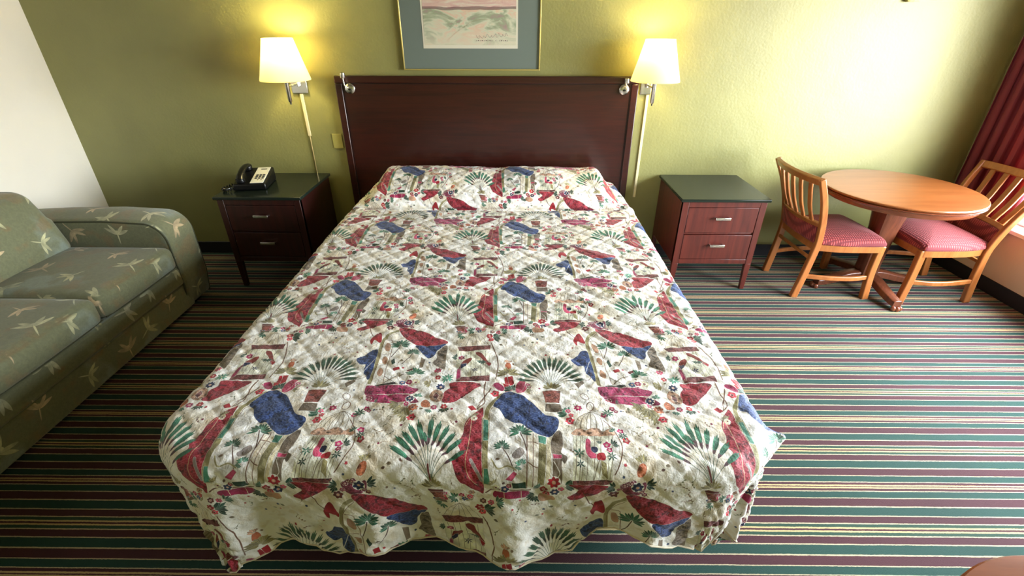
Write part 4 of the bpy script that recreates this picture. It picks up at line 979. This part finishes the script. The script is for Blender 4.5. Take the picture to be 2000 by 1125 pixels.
b = MB(); b.box((SX0+.02, SY1+.20, .03), (SXF+.0, SY0-.20, .20)); b.build('base_panel', m_fly, sf, bevel=.012)
b = MB(); b.box((SX0+.02, SY1+.20, .205), (SXF+.012, SY0-.20, .325)); b.build('front_rail', m_fly, sf, bevel=.018, seg=3)
def armprof():
    P = [(SX0, .03), (SXF-.01, .03), (SXF+.018, .20), (SXF+.02, .47)]
    P += arc(SXF-.11, .50, .13, 0, 80, 8); P += [(-2.45, .642), (-2.8, .636), (SX0, .62)]
    return P
def arm(y0, y1):
    ap = armprof(); n = len(ap); ks = 7; V = []; Q = []
    for k in range(ks+1):
        t = k/ks; y = y0+(y1-y0)*t; lift = .022*math.sin(PI*t)
        for x, z in ap: V.append((x, y, z+(lift if z > .45 else 0)))
    for k in range(ks):
        for i in range(n): j = (i+1) % n; Q.append((k*n+i, k*n+j, (k+1)*n+j, (k+1)*n+i))
    Q.append(tuple(range(n))[::-1]); Q.append(tuple(ks*n+i for i in range(n)))
    o = MB().add(V, Q).build('arm', m_fly, sf, bevel=.026, seg=4)
    for y in (y0, y1):
        s = 1 if y == max(y0, y1) else -1
        ins = [(x-.010*(x > -2.3), y-s*.004, z-.008) for x, z in ap[1:]]
        pp_ = MB().tube(ins, .005, 7).build('piping', m_pipe, o)
    return o
arm(SY0-.255, SY0); arm(SY1, SY1+.255)
YA, YB = SY0-.258, SY1+.258; nC = 3; cw = (YA-YB)/nC
b = MB().add(*(lambda: (lambda V: (V, [(0,1,2,3,4),(9,8,7,6,5)]+[(i, (i+1) % 5, (i+1) % 5+5, i+5)[::-1] for i in range(5)]))([(x, y, z) for y in (YB, YA) for x, z in ((SX0, .05), (-2.86, .05), (-2.86, .50), (-2.98, .74), (SX0, .76))]))())
b.build('back_frame', m_fly, sf, bevel=.03, seg=3)
for k in range(nC):
    yc = YA-cw*(k+.5)
    c = softbox((.80, cw-.006, .155), .045, (.015, .002, .018), 16).build('seat_cushion', m_fly, sf, loc=(-2.465, yc, .327))
    def lean(p): return Vector((p.x-(p.z)*.26-.03*(p.z > 0)*abs(p.y), p.y*(1-.10*max(0, p.z)/.2), p.z-.02*(p.y*3.2)**2*(p.z > 0)))
    c = softbox((.17, cw-.012, .40), .055, (.03, .0, .02), 18, lean).build('back_cushion', m_fly, sf, loc=(-2.785, yc, .455))
    for z, in ((.452,),):
        pp_ = MB(); q = (cw-.006)/2-.012; pp_.tube([(.388, -q, 0), (.396, -q*.6, .0), (.400, 0, 0), (.396, q*.6, 0), (.388, q, 0)], .004, 6); o2 = pp_.build('piping', m_pipe, sf, loc=(-2.465, yc, .345))
for x in (SX0+.08, SXF-.08):
    for y in (SY0-.1, SY1+.1): MB().box((x-.03, y-.03, 0), (x+.03, y+.03, .045)).build('foot', m_black, sf)

# ------------------------------------------------------------------ round dining table
def round_table(name, label, x, y, R_, H, cat='table', feet=True, topm=None):
    t = thing(name, label, cat, (x, y, 0), 0)
    MB().lathe([(0, -.014), (R_-.03, -.014), (R_-.012, -.013), (R_-.004, -.006), (R_-.002, 0), (R_-.006, .0045), (R_-.022, .006), (R_-.03, .0062), (0, .0062)], (0, 0, H-.006), 96, False).build('top', topm or m_table, t)
    MB().lathe([(0, -.062), (R_-.055, -.062), (R_-.03, -.058), (R_-.024, -.050), (R_-.024, -.030), (R_-.006, -.024), (R_, -.016), (R_-.004, -.0142), (R_-.03, -.0142), (0, -.0142)], (0, 0, H-.006), 96, False).build('rim', m_tabrim, t)
    c = MB(); N = 40; V = []
    def sec(w, z):
        out = []
        for i in range(N):
            a = 2*PI*i/N+PI/4; p = (abs(math.cos(a))**4+abs(math.sin(a))**4)**-.25; fl = 1-.03*(i % 2); out.append((w*p*math.cos(a)*fl, w*p*math.sin(a)*fl, z))
        return out
    zs = [(.062, .10), (.060, .20), (.064, .30), (.072, .45), (.088, .58), (.104, H-.07)]
    for w_, z in zs: V += sec(w_, z)
    Q = [(k*N+i, k*N+(i+1) % N, (k+1)*N+(i+1) % N, (k+1)*N+i) for k in range(len(zs)-1) for i in range(N)]
    Q += [tuple(range(N))[::-1], tuple((len(zs)-1)*N+i for i in range(N))]
    c.add(V, Q); c.build('pedestal', m_ped, t)
    if feet:
        for k in range(4):
            a = k*PI/2-PI/2+.06; dx, dy = math.cos(a), math.sin(a); L = R_*.76
            P = crom([(dx*q*L, dy*q*L, z) for q, z in ((.12, .105), (.35, .098), (.65, .070), (.88, .052), (1.0, .048))], 5)
            f = MB().sweep(P, [(-.034, -.022), (.034, -.022), (.034, .018), (.022, .026), (-.022, .026), (-.034, .018)], (-dy, dx, 0), [1.15-.25*i/(len(P)-1) for i in range(len(P))]).build('foot', m_ped, t, bevel=.003)
            w_ = MB()
            for s in (-1, 0, 1):
                px, py = dx*L*1.0-dy*s*.022, dy*L*1.0+dx*s*.022
                w_.lathe([(0, 0), (.012, .002), (.0165, .012), (.015, .026), (.008, .033), (0, .034)], (px+dx*(.012 if s == 0 else .004), py+dy*(.012 if s == 0 else .004), 0), 14, False)
            w_.build('claw', m_tabrim, f)
    return t
round_table('dining_table', 'round orange-brown pedestal table between the two slatted chairs', 2.603, -.5035, .457, .7407)
round_table('round_table', 'glossy brown round table whose edge shows in the bottom right corner of the photo', 1.118, -3.312, .328, .74, topm=wood('glossy_brown_wood', (150, 78, 40), (120, 58, 28), .2, (3, 26, 26), .6))

# ------------------------------------------------------------------ chairs
K = Mat('burgundy_weave', rough=.8); v = K.coord('Object', (1, 1, 1)); wv1 = K.new('ShaderNodeTexWave', wave_type='BANDS', bands_direction='X'); wv1.inputs['Scale'].default_value = 21; wv1.inputs['Distortion'].default_value = 0
wv2 = K.new('ShaderNodeTexWave', wave_type='BANDS', bands_direction='Y'); wv2.inputs['Scale'].default_value = 21
K.link(v, wv1.inputs[0]); K.link(v, wv2.inputs[0]); q = K.math('MULTIPLY', wv1.outputs[1], wv2.outputs[1])
K.base(K.ramp(q, [(.10, lin((112, 28, 36))), (.45, lin((172, 70, 68)))])); K.bump(q, .5, .004); K.b.inputs['Sheen Weight'].default_value = .08; m_seat = K.m
def make_chair(label):
    t = thing('dining_chair', label, 'chair', (0, 0, 0), 0, 'slatted dining chairs at the round table')
    # cushion outline
    def outl(ins, z):
        P = []; fw, bw, xf, xb = .258-ins, .205-ins, .232-ins, -.232+ins
        n = 16
        pts = crom([(xb, -bw, 0), (xb*.3, -.245+ins, 0), (xf-.05, -fw+.002, 0), (xf-.012, -fw+.018, 0), (xf, -fw+.07, 0), (xf+.010, 0, 0), (xf, fw-.07, 0), (xf-.012, fw-.018, 0), (xf-.05, fw-.002, 0), (xb*.3, .245-ins, 0), (xb, bw, 0)], 5)
        pts += [Vector((xb-.012*math.sin(PI*i/6), bw-2*bw*i/6, 0)) for i in range(1, 6)]
        return [(p.x, p.y, z) for p in pts]
    def loft(layers, cap=True):
        V = []; Q = []; n = len(layers[0])
        for l in layers: V += l
        for k in range(len(layers)-1):
            for i in range(n): Q.append((k*n+i, k*n+(i+1) % n, (k+1)*n+(i+1) % n, (k+1)*n+i))
        Q.append(tuple(range(n))[::-1]); Q.append(tuple((len(layers)-1)*n+i for i in range(n)))
        return MB().add(V, Q)
    ls = [outl(.006, .402), outl(.0, .410), outl(.001, .424), outl(.010, .440)]
    for k in range(1, 9): a = k/8; ls.append([(p[0]*1, p[1], p[2]) for p in (lambda o_, f_: [(q_[0]*f_, q_[1]*f_, q_[2]) for q_ in o_])(outl(.010, .440+.040*math.sin(a*PI/2)), 1-.97*a**1.5)])
    loft(ls).build('seat', m_seat, t)
    loft([outl(.010, .355), outl(.006, .358), outl(.006, .401)]).build('seat_frame', m_oak, t, bevel=.003)
    for s in (-1, 1):
        P = crom([(-.262, s*.200, 0), (-.238, s*.203, .18), (-.222, s*.208, .36), (-.226, s*.216, .45), (-.252, s*.230, .58), (-.300, s*.246, .72), (-.368, s*.262, .862)], 6)
        n_ = len(P); MB().sweep(P, [(-.021, -.016), (.021, -.016), (.021, .016), (-.021, .016)], (1, 0, 0), [1.12-.27*i/(n_-1) for i in range(n_)]).build('leg', m_oak, t, bevel=.006, seg=3)
        P = [(.206, s*.226, .400), (.204, s*.228, .20), (.220, s*.236, 0)]
        MB().bar(crom(P, 5), .044, .040, (1, 0, 0)).build('leg', m_oak, t, bevel=.005)
        P = crom([(-.235, s*.203, .165), (-.10, s*.236, .165), (.06, s*.252, .165), (.198, s*.228, .165)], 6)
        MB().bar(P, .030, .018, (0, 0, 1)).build('stretcher', m_oak, t, bevel=.003)
    P = crom([(-.232, -.2, .30), (-.236, .2, .30)], 3); MB().bar(P, .022, .016, (0, 0, 1)).build('stretcher', m_oak, t, bevel=.003)
    def backx(z):   # centre line of the back at height z
        zz = [.36, .45, .58, .72, .862]; xx = [-.222, -.226, -.252, -.300, -.368]; return float(np.interp(z, zz, xx))
    def bend(y, hw): return -.042*(1-(y/hw)**2)
    def rail(z, h, hwid, name, th=.022):
        P = [(backx(z)+bend(y, hwid), y, z) for y in np.linspace(-hwid, hwid, 15)]
        return MB().bar(P, h, th, (-.45, 0, .9)).build(name, m_oak, t, bevel=.005, seg=3)
    rail(.842, .048, .262, 'top_rail', .026); rail(.545, .034, .228, 'lower_rail')
    # upholstered panel between the lower rail and the seat
    V = []; Q = []
    for k in range(7):
        z = .425+.105*k/6
        for y in np.linspace(-.205, .205, 13): V.append((backx(z)+bend(y, .22)*.8-.004, y, z))
    for k in range(6):
        for i in range(12): a = k*13+i; Q.append((a, a+1, a+14, a+13))
    o = MB().add(V, Q).build('back_pad', m_seat, t); sd = o.modifiers.new('thick', 'SOLIDIFY'); sd.thickness = .03; sd.offset = 0
    for i in range(5):
        y0 = -.150+i*.075; P = []
        for z in np.linspace(.552, .828, 10):
            y = y0*(1+.16*(z-.55)/.28); q = (z-.55)/.28
            P.append((backx(z)+bend(y, .245)-.020*math.sin(PI*q), y, z))
        MB().bar(P, .036, .012, (0, 1, 0)).build('slat', m_oak, t, bevel=.003)
    return t
ch = make_chair('slat-back chair with burgundy seat left of the round table'); ch.location = (2.282, -.462, 0); ch.rotation_euler = (0, 0, .03)
c2 = dup(ch); c2['label'] = 'slat-back chair with burgundy seat right of the round table, by the window'; c2.location = (2.930, -.525, 0); c2.rotation_euler = (0, 0, PI-.02)
